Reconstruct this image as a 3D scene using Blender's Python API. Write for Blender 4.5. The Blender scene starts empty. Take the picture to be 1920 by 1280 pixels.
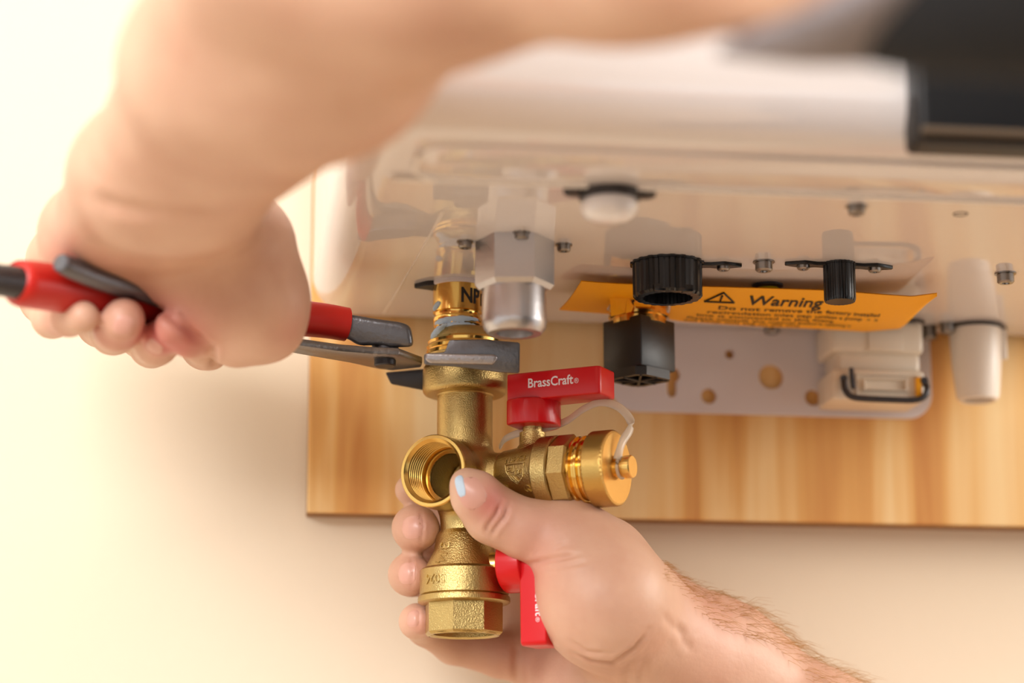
import bpy, bmesh, math, random
import numpy as np
from mathutils import Vector, Matrix
from mathutils.bvhtree import BVHTree

random.seed(7)
C = bpy.context.scene.collection
D = bpy.data
SC = bpy.context.scene

# ---------------------------------------------------------------- camera
FPX = 85.0 / 36.0 * 1920
YAW, PITCH = math.radians(7.6), math.radians(12.8)
CAM = np.array([0.0, -1.25, 1.20])
fwd = np.array([math.sin(YAW) * math.cos(PITCH), math.cos(YAW) * math.cos(PITCH), math.sin(PITCH)])
rgt = np.array([math.cos(YAW), -math.sin(YAW), 0.0])
upv = np.cross(rgt, fwd)
cd = D.cameras.new('camera')
cd.lens = 85; cd.sensor_width = 36; cd.clip_start = 0.02; cd.clip_end = 50
cam = D.objects.new('camera', cd); C.objects.link(cam)
m = Matrix(((rgt[0], upv[0], -fwd[0]), (rgt[1], upv[1], -fwd[1]), (rgt[2], upv[2], -fwd[2])))
cam.matrix_world = Matrix.Translation(CAM.tolist()) @ m.to_4x4()
cd.dof.use_dof = True
cd.dof.focus_distance = 1.105
cd.dof.aperture_fstop = 3.2
SC.camera = cam

# ---------------------------------------------------------------- world, lights, exposure
w = D.worlds.new('world'); SC.world = w; w.use_nodes = True
bg = w.node_tree.nodes['Background']
bg.inputs[0].default_value = (1.0, 0.96, 0.92, 1); bg.inputs[1].default_value = 0.70

def area(name, loc, target, sx, sy, power, col):
    l = D.lights.new(name, 'AREA'); l.shape = 'RECTANGLE'; l.size = sx; l.size_y = sy
    l.energy = power; l.color = col
    o = D.objects.new(name, l); C.objects.link(o); o.location = loc
    o.rotation_euler = (Vector(target) - Vector(loc)).to_track_quat('-Z', 'Y').to_euler()
    return o
area('window_light', (-1.00, -0.85, 2.15), (-0.15, -0.05, 1.52), 1.2, 1.1, 3.6, (0.98, 0.98, 1.0))
area('room_light', (-0.95, -1.95, 2.15), (0.10, -0.35, 1.45), 1.3, 0.9, 36, (1.0, 0.98, 0.96))
area('side_window_light', (1.25, -0.42, 1.75), (0.20, -0.10, 1.32), 0.5, 0.6, 9, (1.0, 0.95, 0.88))
SC.view_settings.view_transform = 'Standard'
SC.view_settings.look = 'None'
SC.view_settings.gamma = 1.0
SC.view_settings.use_curve_mapping = False
SC.view_settings.exposure = 0.50
SC.cycles.use_denoising = True

# ---------------------------------------------------------------- pixel helpers
def ray(u, v):
    return fwd + rgt * ((u - 960) / FPX) + upv * ((640 - v) / FPX)
def P(u, v, d):
    return CAM + ray(u, v) * d
def on_y(u, v, Y):
    r = ray(u, v); return CAM + r * ((Y - CAM[1]) / r[1])
def on_z(u, v, Z):
    r = ray(u, v); return CAM + r * ((Z - CAM[2]) / r[2])
def depth(p):
    return float(np.dot(np.asarray(p) - CAM, fwd))
def R(px, d):
    return px * d / FPX

# ---------------------------------------------------------------- materials
def srgb(r, g, b):
    f = lambda c: (c / 255 / 12.92) if c <= 10 else ((c / 255 + 0.055) / 1.055) ** 2.4
    return (f(r), f(g), f(b), 1)

def mat(name, col, rough=0.5, metal=0.0, bump=0, bscale=200, vary=0.0, vscale=8, spec=0.5, coat=0, sss=0, trans=0, ior=1.5, bdist=0.001):
    m = D.materials.new(name); m.use_nodes = True
    nt = m.node_tree; b = nt.nodes['Principled BSDF']
    b.inputs['Base Color'].default_value = col
    b.inputs['Roughness'].default_value = rough
    b.inputs['Metallic'].default_value = metal
    b.inputs['Specular IOR Level'].default_value = spec
    b.inputs['Coat Weight'].default_value = coat
    b.inputs['Coat Roughness'].default_value = 0.05
    b.inputs['Transmission Weight'].default_value = trans
    b.inputs['IOR'].default_value = ior
    tc = nt.nodes.new('ShaderNodeTexCoord')
    if vary:
        n = nt.nodes.new('ShaderNodeTexNoise'); n.inputs['Scale'].default_value = vscale; n.inputs['Detail'].default_value = 5
        nt.links.new(tc.outputs['Object'], n.inputs['Vector'])
        mx = nt.nodes.new('ShaderNodeMixRGB'); mx.blend_type = 'MIX'
        mx.inputs[1].default_value = tuple(c * (1 - vary) for c in col[:3]) + (1,)
        mx.inputs[2].default_value = tuple(min(1, c * (1 + vary)) for c in col[:3]) + (1,)
        nt.links.new(n.outputs['Fac'], mx.inputs[0]); nt.links.new(mx.outputs[0], b.inputs['Base Color'])
    if bump:
        n2 = nt.nodes.new('ShaderNodeTexNoise'); n2.inputs['Scale'].default_value = bscale; n2.inputs['Detail'].default_value = 3
        nt.links.new(tc.outputs['Object'], n2.inputs['Vector'])
        bp = nt.nodes.new('ShaderNodeBump'); bp.inputs['Strength'].default_value = bump; bp.inputs['Distance'].default_value = bdist
        nt.links.new(n2.outputs['Fac'], bp.inputs['Height']); nt.links.new(bp.outputs[0], b.inputs['Normal'])
    return m

M = {}
M['wall'] = mat('cream_wall_paint', srgb(232, 217, 194), 0.85, bump=0.15, bscale=160, vary=0.02, vscale=3)
M['floor'] = mat('floor_tan', srgb(196, 170, 140), 0.7, vary=0.1, vscale=4)
M['ceil'] = mat('ceiling_white', srgb(235, 228, 215), 0.9, vary=0.02)
M['white'] = mat('white_enamel', srgb(222, 217, 217), 0.03, ior=2.1)
M['plate'] = mat('white_powder_coat', srgb(226, 219, 222), 0.4, vary=0.02)
M['plastic'] = mat('white_plastic', srgb(226, 214, 196), 0.35, vary=0.03)
M['cloudy'] = mat('translucent_white_plastic', srgb(228, 218, 206), 0.35, vary=0.04)
M['black'] = mat('black_plastic', srgb(15, 16, 19), 0.25, bump=0.05, bscale=300, vary=0.1)
M['panel'] = mat('black_gloss_panel', srgb(13, 15, 19), 0.4, vary=0.05, spec=0.3)
M['cube'] = mat('black_cap_plastic', srgb(26, 27, 29), 0.36, bump=0.05, bscale=400, vary=0.15, vscale=40)
M['brass'] = mat('cast_brass', srgb(193, 167, 108), 0.28, 1.0, bump=0.45, bscale=1700, vary=0.12, vscale=60, bdist=0.0006)
M['polish'] = mat('polished_brass', srgb(232, 190, 104), 0.14, 1.0, bump=0.03, bscale=200, vary=0.05)
M['brush'] = mat('turned_brass', srgb(240, 200, 120), 0.27, 1.0, bump=0.05, bscale=300, vary=0.05)
M['steel'] = mat('grey_steel', srgb(112, 113, 118), 0.36, 0.8, bump=0.2, bscale=500, vary=0.15, vscale=50)
M['dsteel'] = mat('dark_steel', srgb(70, 69, 72), 0.42, 0.8, bump=0.2, bscale=400, vary=0.15, vscale=50)
M['zinc'] = mat('zinc_fitting', srgb(196, 194, 196), 0.34, 0.9, bump=0.1, bscale=400, vary=0.06)
M['chrome'] = mat('chrome', srgb(225, 226, 230), 0.08, 1.0, vary=0.02)
M['screw'] = mat('screw_steel', srgb(150, 146, 142), 0.3, 1.0, vary=0.1, vscale=100)
M['dark'] = mat('dark_rubber', srgb(40, 38, 42), 0.5, vary=0.1)
M['red'] = mat('red_vinyl', srgb(204, 6, 18), 0.3, bump=0.04, bscale=200, vary=0.05)
M['grip'] = mat('red_grip', srgb(196, 34, 26), 0.38, bump=0.05, bscale=200, vary=0.06)
M['ink'] = mat('white_ink', srgb(235, 225, 230), 0.5, vary=0.02)
M['blackink'] = mat('black_ink', srgb(28, 24, 20), 0.6, vary=0.02)
M['tag'] = mat('orange_card', srgb(255, 180, 14), 0.55, bump=0.05, bscale=60, vary=0.04, vscale=10)
M['seal'] = mat('blue_thread_sealant', srgb(192, 214, 234), 0.5, bump=0.4, bscale=300, vary=0.15, vscale=150)
M['tether'] = mat('clear_vinyl', srgb(240, 225, 205), 0.25, trans=0.4, ior=1.35, vary=0.02)
M['yellow'] = mat('yellow_sight_glass', srgb(190, 180, 20), 0.15, vary=0.3, vscale=200)
M['hole'] = mat('hole_black', srgb(14, 11, 10), 0.7, vary=0.1)
M['nail'] = mat('fingernail', srgb(212, 160, 144), 0.3, vary=0.05, vscale=60)
M['hair'] = mat('body_hair', srgb(190, 146, 88), 0.5, vary=0.3, vscale=60)
M['shirt'] = mat('black_cotton', srgb(15, 16, 20), 0.9, bump=0.3, bscale=700, vary=0.15, vscale=80)
M['hem'] = mat('grey_hem', srgb(138, 132, 136), 0.9, bump=0.3, bscale=700, vary=0.1, vscale=80)
M['thread'] = mat('machined_brass', srgb(216, 176, 98), 0.22, 1.0, vary=0.06)
M['knurl'] = mat('knurled_brass', srgb(206, 168, 96), 0.36, 1.0, bump=0.1, bscale=900, vary=0.08)
M['bright'] = mat('ground_steel', srgb(176, 174, 178), 0.34, 0.9, bump=0.25, bscale=700, vary=0.12, vscale=80)
M['acrylic'] = mat('clear_acrylic', srgb(236, 236, 240), 0.06, metal=0.0, coat=1.0, ior=1.6, vary=0.02)
M['trim'] = mat('brown_trim', srgb(84, 68, 50), 0.6, vary=0.05)
M['denim'] = mat('dark_denim', srgb(44, 52, 68), 0.85, bump=0.3, bscale=600, vary=0.15, vscale=60)
M['leather'] = mat('brown_leather', srgb(70, 48, 34), 0.6, vary=0.15)
M['eye'] = mat('eye_white', srgb(236, 230, 224), 0.1)
M['iris'] = mat('iris', srgb(70, 50, 34), 0.1, vary=0.2)
M['scalp'] = mat('brown_hair', srgb(70, 48, 30), 0.6, bump=0.6, bscale=300, vary=0.3, vscale=120)
M['platesteel'] = mat('worn_plate_steel', srgb(142, 138, 136), 0.34, 0.95, bump=0.2, bscale=500, vary=0.12, vscale=60)
M['bead'] = mat('white_seam_bead', srgb(240, 236, 232), 0.45, vary=0.02)

def skin_mat():
    m = D.materials.new('skin'); m.use_nodes = True
    nt = m.node_tree; b = nt.nodes['Principled BSDF']
    b.inputs['Roughness'].default_value = 0.46
    b.inputs['Specular IOR Level'].default_value = 0.4
    b.inputs['Subsurface Weight'].default_value = 0.12
    b.inputs['Subsurface Radius'].default_value = (0.010, 0.004, 0.002)
    b.inputs['Subsurface Scale'].default_value = 0.6
    tc = nt.nodes.new('ShaderNodeTexCoord')
    n = nt.nodes.new('ShaderNodeTexNoise'); n.inputs['Scale'].default_value = 28; n.inputs['Detail'].default_value = 6
    nt.links.new(tc.outputs['Object'], n.inputs['Vector'])
    cr = nt.nodes.new('ShaderNodeValToRGB')
    cr.color_ramp.elements[0].position = 0.3; cr.color_ramp.elements[0].color = srgb(197, 152, 128)
    cr.color_ramp.elements[1].position = 0.72; cr.color_ramp.elements[1].color = srgb(217, 179, 154)
    nt.links.new(n.outputs['Fac'], cr.inputs['Fac'])
    at = nt.nodes.new('ShaderNodeAttribute'); at.attribute_name = 'flush'
    mx = nt.nodes.new('ShaderNodeMixRGB'); mx.inputs[2].default_value = srgb(200, 116, 108)
    nt.links.new(cr.outputs[0], mx.inputs[1]); nt.links.new(at.outputs['Fac'], mx.inputs[0])
    nt.links.new(mx.outputs[0], b.inputs['Base Color'])
    n2 = nt.nodes.new('ShaderNodeTexNoise'); n2.inputs['Scale'].default_value = 420; n2.inputs['Detail'].default_value = 3
    v2 = nt.nodes.new('ShaderNodeTexNoise'); v2.inputs['Scale'].default_value = 90; v2.inputs['Detail'].default_value = 4
    nt.links.new(tc.outputs['Object'], n2.inputs['Vector']); nt.links.new(tc.outputs['Object'], v2.inputs['Vector'])
    ad = nt.nodes.new('ShaderNodeMath'); ad.operation = 'ADD'
    nt.links.new(n2.outputs['Fac'], ad.inputs[0]); nt.links.new(v2.outputs['Fac'], ad.inputs[1])
    bp = nt.nodes.new('ShaderNodeBump'); bp.inputs['Strength'].default_value = 0.25; bp.inputs['Distance'].default_value = 0.0006
    nt.links.new(ad.outputs[0], bp.inputs['Height']); nt.links.new(bp.outputs[0], b.inputs['Normal'])
    return m
M['skin'] = skin_mat()

def wood_mat():
    m = D.materials.new('plywood_face'); m.use_nodes = True
    nt = m.node_tree; b = nt.nodes['Principled BSDF']; b.inputs['Roughness'].default_value = 0.6
    tc = nt.nodes.new('ShaderNodeTexCoord')
    mp = nt.nodes.new('ShaderNodeMapping'); mp.inputs['Scale'].default_value = (16, 16, 1.6)
    nt.links.new(tc.outputs['Object'], mp.inputs['Vector'])
    n = nt.nodes.new('ShaderNodeTexNoise'); n.inputs['Scale'].default_value = 1.5; n.inputs['Detail'].default_value = 3; n.inputs['Distortion'].default_value = 0.6
    nt.links.new(mp.outputs[0], n.inputs['Vector'])
    cr = nt.nodes.new('ShaderNodeValToRGB'); e = cr.color_ramp.elements
    e[0].position = 0.34; e[0].color = srgb(194, 128, 62)
    e[1].position = 0.66; e[1].color = srgb(242, 212, 158)
    x = e.new(0.47); x.color = srgb(222, 168, 96)
    x = e.new(0.53); x.color = srgb(234, 192, 128)
    nt.links.new(n.outputs['Fac'], cr.inputs['Fac'])
    mp2 = nt.nodes.new('ShaderNodeMapping'); mp2.inputs['Scale'].default_value = (220, 220, 6)
    nt.links.new(tc.outputs['Object'], mp2.inputs['Vector'])
    n2 = nt.nodes.new('ShaderNodeTexNoise'); n2.inputs['Scale'].default_value = 1.0; n2.inputs['Detail'].default_value = 2
    nt.links.new(mp2.outputs[0], n2.inputs['Vector'])
    mx = nt.nodes.new('ShaderNodeMixRGB'); mx.blend_type = 'SOFT_LIGHT'; mx.inputs[0].default_value = 0.25
    nt.links.new(cr.outputs[0], mx.inputs[1]); nt.links.new(n2.outputs['Fac'], mx.inputs[2])
    nt.links.new(mx.outputs[0], b.inputs['Base Color'])
    return m
M['wood'] = wood_mat()
M['ply'] = mat('plywood_edge', srgb(150, 108, 66), 0.8, vary=0.25, vscale=60)

# ---------------------------------------------------------------- mesh helpers
def root(name, loc, label, cat, group=None):
    o = D.objects.new(name, None); C.objects.link(o); o.location = [float(x) for x in loc]
    o.empty_display_size = 0.01
    o['label'] = label; o['category'] = cat
    if group: o['group'] = group
    return o

def origin_of(o):
    p = np.zeros(3)
    while o is not None:
        p += np.array(o.location); o = o.parent
    return p

def obj(name, vf, material, parent=None, smooth=True, angle=35, label=None, kind=None, attr=None):
    """link world-space (verts, faces) as one mesh object"""
    v, f = vf
    v = np.asarray(v, dtype=float)
    off = origin_of(parent) if parent is not None else np.array([v[:, 0].mean(), v[:, 1].mean(), v[:, 2].min()])
    me = D.meshes.new(name)
    me.from_pydata((v - off).tolist(), [], [tuple(int(i) for i in q) for q in f])
    if isinstance(material, (list, tuple)):
        for mm in material: me.materials.append(M[mm])
    else:
        me.materials.append(M[material])
    if attr is not None:
        a = me.attributes.new('flush', 'FLOAT', 'POINT'); a.data.foreach_set('value', np.asarray(attr, dtype=np.float32))
    bm = bmesh.new(); bm.from_mesh(me); bmesh.ops.recalc_face_normals(bm, faces=bm.faces); bm.to_mesh(me); bm.free()
    if smooth:
        me.shade_smooth()
        if angle < 180: me.set_sharp_from_angle(angle=math.radians(angle))
    o = D.objects.new(name, me); C.objects.link(o)
    if parent is not None: o.parent = parent
    else: o.location = off.tolist()
    if label: o['label'] = label
    if kind: o['kind'] = kind
    return o

def tag(o, label, cat, group=None):
    o['label'] = label; o['category'] = cat
    if group: o['group'] = group
    return o

def bm_out(bm):
    bm.verts.ensure_lookup_table(); bm.verts.index_update()
    v = np.array([tuple(x.co) for x in bm.verts]); f = [[q.index for q in p.verts] for p in bm.faces]
    bm.free(); return v, f

def join(*parts):
    V = []; F = []; n = 0
    for v, f in parts:
        v = np.asarray(v, dtype=float).reshape(-1, 3)
        V.append(v); F += [[i + n for i in q] for q in f]; n += len(v)
    return np.vstack(V), F

def xf(vf, mtx):
    v, f = vf; v = np.asarray(v, dtype=float)
    m4 = np.array(mtx); return v @ m4[:3, :3].T + m4[:3, 3], f

def frame(o, x=None, y=None, z=None):
    """4x4 with given axis columns (two given, third derived)"""
    n = lambda a: np.asarray(a, float) / np.linalg.norm(a)
    if z is None: x = n(x); y = n(y); z = np.cross(x, y)
    elif y is None: z = n(z); x = n(x); y = n(np.cross(z, x)); x = np.cross(y, z)
    else: y = n(y); z = n(z); x = n(np.cross(y, z)); y = np.cross(z, x)
    m4 = np.eye(4); m4[:3, 0] = x; m4[:3, 1] = y; m4[:3, 2] = z; m4[:3, 3] = o
    return m4

def axis_frame(o, z):
    z = np.asarray(z, float) / np.linalg.norm(z)
    x = np.array([1.0, 0, 0]) if abs(z[0]) < 0.8 else np.array([0, 1.0, 0])
    return frame(o, x=x, z=z)

def lathe(prof, seg=64, rot=0.0, radial=None):
    """prof: list of (t, r) along +z; r==0 ends close to a point"""
    V = []; F = []; rows = []
    for t, r in prof:
        if r <= 1e-9:
            rows.append([len(V)]); V.append((0, 0, t))
        else:
            row = []
            for k in range(seg):
                a = 2 * math.pi * k / seg + rot
                rr = r * (radial(k, t) if radial else 1)
                row.append(len(V)); V.append((rr * math.cos(a), rr * math.sin(a), t))
            rows.append(row)
    for a, b in zip(rows[:-1], rows[1:]):
        if len(a) == 1 and len(b) == 1: continue
        for k in range(seg):
            k2 = (k + 1) % seg
            if len(a) == 1: F.append([a[0], b[k2], b[k]])
            elif len(b) == 1: F.append([a[k], a[k2], b[0]])
            else: F.append([a[k], a[k2], b[k2], b[k]])
    return np.array(V, float), F

def box(cx, cy, cz, sx, sy, sz, bev=0.0, seg=2):
    bm = bmesh.new(); bmesh.ops.create_cube(bm, size=1)
    for v in bm.verts: v.co = Vector((v.co.x * sx + cx, v.co.y * sy + cy, v.co.z * sz + cz))
    if bev: bmesh.ops.bevel(bm, geom=list(bm.edges), offset=bev, segments=seg, affect='EDGES', profile=0.5)
    return bm_out(bm)

def prism(poly, h0, h1, bev=0.0, seg=2):
    """poly: (x, y) list extruded along z"""
    bm = bmesh.new()
    lo = [bm.verts.new((x, y, h0)) for x, y in poly]; hi = [bm.verts.new((x, y, h1)) for x, y in poly]
    bm.faces.new(lo[::-1]); bm.faces.new(hi)
    for i in range(len(poly)):
        j = (i + 1) % len(poly); bm.faces.new((lo[i], lo[j], hi[j], hi[i]))
    bmesh.ops.recalc_face_normals(bm, faces=bm.faces)
    if bev: bmesh.ops.bevel(bm, geom=list(bm.edges), offset=bev, segments=seg, affect='EDGES', profile=0.5, clamp_overlap=True)
    return bm_out(bm)

def smooth_path(pts, n=8):
    p = [np.asarray(q, float) for q in pts]; p = [2 * p[0] - p[1]] + p + [2 * p[-1] - p[-2]]
    out = []
    for i in range(1, len(p) - 2):
        for k in range(n):
            t = k / n
            out.append(0.5 * (2 * p[i] + (p[i + 1] - p[i - 1]) * t + (2 * p[i - 1] - 5 * p[i] + 4 * p[i + 1] - p[i + 2]) * t * t + (3 * p[i] - p[i - 1] - 3 * p[i + 1] + p[i + 2]) * t ** 3))
    out.append(p[-2]); return out

def tube(pts, r, seg=10, ell=None):
    """pts world points, r radius (scalar or list); flat end caps"""
    n = len(pts); pts = [np.asarray(p, float) for p in pts]
    rs = r if hasattr(r, '__len__') else [r] * n
    V = []; F = []
    ref = np.array([0.13, 0.21, 1.0])
    for i in range(n):
        t = pts[min(i + 1, n - 1)] - pts[max(i - 1, 0)]; t /= np.linalg.norm(t) + 1e-12
        a = np.cross(t, ref); a /= np.linalg.norm(a) + 1e-9; b = np.cross(t, a)
        for k in range(seg):
            th = 2 * math.pi * k / seg
            V.append(pts[i] + (a * math.cos(th) * (ell[0] if ell else 1) + b * math.sin(th) * (ell[1] if ell else 1)) * rs[i])
    for i in range(n - 1):
        for k in range(seg):
            k2 = (k + 1) % seg
            F.append([i * seg + k, i * seg + k2, (i + 1) * seg + k2, (i + 1) * seg + k])
    F.append(list(range(seg))[::-1]); F.append([(n - 1) * seg + k for k in range(seg)])
    return np.array(V), F

def text_vf(body, size, ext=0.0, shear=0.0, align='LEFT', bold=0.0, sx=1.0):
    cu = D.curves.new('lettering', 'FONT'); cu.body = body; cu.size = size; cu.extrude = ext
    cu.shear = shear; cu.align_x = align; cu.offset = bold; cu.resolution_u = 3
    o = D.objects.new('lettering_tmp', cu); C.objects.link(o)
    dg = bpy.context.evaluated_depsgraph_get(); dg.update()
    me = D.meshes.new_from_object(o.evaluated_get(dg))
    v = np.array([tuple(x.co) for x in me.vertices]); f = [list(p.vertices) for p in me.polygons]
    D.objects.remove(o); D.curves.remove(cu); D.meshes.remove(me)
    v[:, 0] *= sx
    return v, f

def wrap(vf, rfun, a0, z0, flip=1):
    """wrap flat text (x,y,z) round the z axis: x -> angle, y -> height, z -> radial"""
    v, f = vf; out = []
    for x, y, z in v:
        r = rfun(y + z0) if callable(rfun) else rfun
        a = a0 + flip * x / r
        out.append(((r + z) * math.cos(a), (r + z) * math.sin(a), z0 + y))
    return np.array(out), f

# ---------------------------------------------------------------- implicit surfaces for organic bodies
def sdf_mesh(groups, vox, lo=None, hi=None, relax=2):
    """groups: list of (k_join, [prim...]); prim = dict. First group is the base."""
    allp = [p for k, g in groups for p in g if p['op'] == 'add']
    mn = np.min([np.min([p['a'] - p['ra'], p['b'] - p['rb']], axis=0) for p in allp], axis=0) - 4 * vox
    mx = np.max([np.max([p['a'] + p['ra'], p['b'] + p['rb']], axis=0) for p in allp], axis=0) + 4 * vox
    if lo is not None: mn = np.maximum(mn, lo)
    if hi is not None: mx = np.minimum(mx, hi)
    n = np.ceil((mx - mn) / vox).astype(int) + 1
    def ev(p, sl):
        ax = [mn[i] + vox * np.arange(sl[i].start, sl[i].stop, dtype=np.float32) for i in range(3)]
        X = np.stack(np.meshgrid(*ax, indexing='ij'), -1).astype(np.float32)
        a = p['a']; ba = p['b'] - a; L2 = float(ba @ ba)
        if p['t'] == 'cone':
            q = X - a.astype(np.float32)
            if L2 < 1e-12: return np.linalg.norm(q, axis=-1) - p['ra']
            # sphere-swept cone: project with slope compensation
            L = math.sqrt(L2); rr = p['ra'] - p['rb']; u = (ba / L).astype(np.float32)
            h = q @ u; perp = np.sqrt(np.maximum((q * q).sum(-1) - h * h, 0))
            s = np.clip(rr / L, -0.95, 0.95); c = math.sqrt(1 - s * s)
            hh = np.clip(h - 0 + perp * (-s / c) * -1 * -1, 0, L) if False else np.clip(h - perp * (s / c), 0, L)
            return np.sqrt((h - hh) ** 2 + perp ** 2) - (p['ra'] - rr * hh / L)
        if p['t'] == 'cyl':
            L = math.sqrt(L2); u = (ba / L).astype(np.float32); q = X - a.astype(np.float32)
            h = q @ u; perp = np.sqrt(np.maximum((q * q).sum(-1) - h * h, 0))
            r = p['ra'] + (p['rb'] - p['ra']) * np.clip(h / L, 0, 1)
            dr = perp - r; dh = np.abs(h - L / 2) - L / 2
            return np.minimum(np.maximum(dr, dh), 0) + np.sqrt(np.maximum(dr, 0) ** 2 + np.maximum(dh, 0) ** 2)
        if p['t'] == 'ell':
            q = (X - a.astype(np.float32)) @ p['axes'].astype(np.float32)   # axes columns
            rr = np.array(p['radii'], np.float32)
            k0 = np.linalg.norm(q / rr, axis=-1); k1 = np.linalg.norm(q / (rr * rr), axis=-1)
            return k0 * (k0 - 1) / np.maximum(k1, 1e-6)
    def bounds(p, m):
        l = np.min([p['a'] - p['ra'], p['b'] - p['rb']], axis=0) - m; h = np.max([p['a'] + p['ra'], p['b'] + p['rb']], axis=0) + m
        i0 = np.maximum(np.floor((l - mn) / vox).astype(int), 0); i1 = np.minimum(np.ceil((h - mn) / vox).astype(int) + 1, n)
        if np.any(i1 <= i0): return None
        return tuple(slice(int(x), int(y)) for x, y in zip(i0, i1))
    def smin(a, b, k):
        if k <= 0: return np.minimum(a, b)
        h = np.maximum(k - np.abs(a - b), 0) / k
        return np.minimum(a, b) - h * h * k * 0.25
    Dm = None
    for kj, g in groups:
        G = np.full(n, 1.0, np.float32)
        for p in g:
            k = p.get('k', 0.0)
            sl = bounds(p, k + kj + 3 * vox)
            if sl is None: continue
            d = ev(p, sl)
            if p['op'] == 'add': G[sl] = smin(G[sl], d, k)
            elif Dm is None: G[sl] = -smin(-G[sl], d, k)
            else: Dm[sl] = -smin(-Dm[sl], d, k)
        Dm = G if Dm is None else smin(Dm, G, kj)
    # naive surface nets
    s = Dm < 0
    cells = np.zeros(np.array(n) - 1, np.uint8)
    for dx in (0, 1):
        for dy in (0, 1):
            for dz in (0, 1):
                cells += s[dx:n[0] - 1 + dx, dy:n[1] - 1 + dy, dz:n[2] - 1 + dz]
    act = np.argwhere((cells > 0) & (cells < 8))
    idx = np.full(np.array(n) - 1, -1, np.int64); idx[tuple(act.T)] = np.arange(len(act))
    acc = np.zeros((len(act), 3)); cnt = np.zeros(len(act))
    for ax in range(3):
        o1, o2 = [i for i in range(3) if i != ax]
        for b in (0, 1):
            for c in (0, 1):
                A = act.copy(); A[:, o1] += b; A[:, o2] += c; B = A.copy(); B[:, ax] += 1
                da = Dm[tuple(A.T)]; db = Dm[tuple(B.T)]
                k = (da < 0) != (db < 0); t = np.where(k, da / (da - db + 1e-20), 0)
                pos = A.astype(float); pos[:, ax] += t
                acc[k] += pos[k]; cnt[k] += 1
    V = acc / cnt[:, None] * vox + mn
    F = []
    for ax in range(3):
        o1, o2 = (ax + 1) % 3, (ax + 2) % 3
        sl0 = [slice(None)] * 3; sl1 = [slice(None)] * 3; sl0[ax] = slice(0, -1); sl1[ax] = slice(1, None)
        e = np.argwhere(s[tuple(sl0)] != s[tuple(sl1)])
        ok = (e[:, o1] > 0) & (e[:, o2] > 0) & (e[:, o1] < n[o1] - 1) & (e[:, o2] < n[o2] - 1)
        e = e[ok]
        q = []
        for b, c in ((1, 1), (0, 1), (0, 0), (1, 0)):
            A = e.copy(); A[:, o1] -= b; A[:, o2] -= c; q.append(idx[tuple(A.T)])
        q = np.stack(q, 1); fl = s[tuple(sl0)][tuple(e.T)]
        q[~fl] = q[~fl][:, ::-1]; F.append(q)
    F = np.vstack(F); F = F[(F >= 0).all(1)]
    for _ in range(relax):   # light Laplacian relaxation
        S = np.zeros_like(V); N = np.zeros(len(V))
        for i in range(4):
            a, b = F[:, i], F[:, (i + 1) % 4]
            np.add.at(S, a, V[b]); np.add.at(N, a, 1); np.add.at(S, b, V[a]); np.add.at(N, b, 1)
        V = V * 0.45 + 0.55 * S / np.maximum(N, 1)[:, None]
    return V, F.tolist()

def cone(a, b, ra, rb, k=0.004, op='add', t='cone'):
    return dict(t=t, a=np.asarray(a, float), b=np.asarray(b, float), ra=ra, rb=rb, k=k, op=op)
def pcone(a, b, k=0.004, op='add'):
    """a, b = (u, v, depth, radius_px)"""
    return cone(P(*a[:3]), P(*b[:3]), R(a[3], a[2]), R(b[3], b[2]), k, op)
def pell(u, v, d, rx, ry, rz, rot=0, k=0.006):
    """ellipsoid, radii in px (rz along view), rotated in view by rot degrees"""
    c, s = math.cos(math.radians(rot)), math.sin(math.radians(rot))
    ax = np.stack([rgt * c - upv * s, rgt * s + upv * c, fwd], 1)
    rr = (R(rx, d), R(ry, d), R(rz, d)); p = P(u, v, d)
    return dict(t='ell', a=p, b=p, ra=max(rr), rb=max(rr), axes=ax, radii=rr, k=k, op='add')

def chain(pts, k=0.003):
    return [pcone(a, b, k) for a, b in zip(pts[:-1], pts[1:])]

# ================================================================ SETTING
VY = P(872, 700, 1.13)[1]                       # plane through the valve axis, parallel to the wall
VX = P(872, 700, 1.13)[0]
ZU = on_y(860, 531, VY + 0.000)[2]              # underside of the heater
YB = on_z(800, 599, ZU)[1]                      # front face of the board
YW = YB + 0.018                                 # wall
def struct(name, vf, m):
    o = obj(name, vf, m, smooth=False); o['kind'] = 'structure'; return o
struct('wall_back', box(0.2, YW + 0.05, 1.25, 5.0, 0.1, 2.5), 'wall')
struct('floor', box(0.2, YW - 2.45, -0.05, 5.0, 5.0, 0.1), 'floor')
struct('ceiling', box(0.2, YW - 2.45, 2.55, 5.0, 5.0, 0.1), 'ceil')

# plywood board
pl = on_y(581, 700, YB)[0]; pb = on_y(900, 966, YB)[2]
bx1, bz1 = pl + 0.75, pb + 0.85
bd = root('plywood_board', (pl, YB + 0.009, pb), 'pale plywood mounting board with streaky grain fixed to the cream wall', 'board')
obj('face_veneer', box((pl + bx1) / 2, YB + 0.0015, (pb + bz1) / 2, bx1 - pl, 0.003, bz1 - pb, 0.0006, 1), 'wood', bd, smooth=False)
obj('core', box((pl + bx1) / 2, YB + 0.0105, (pb + bz1) / 2, bx1 - pl - 0.0006, 0.015, bz1 - pb - 0.0006), 'ply', bd, smooth=False, label='layered brown plywood edge')

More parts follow.
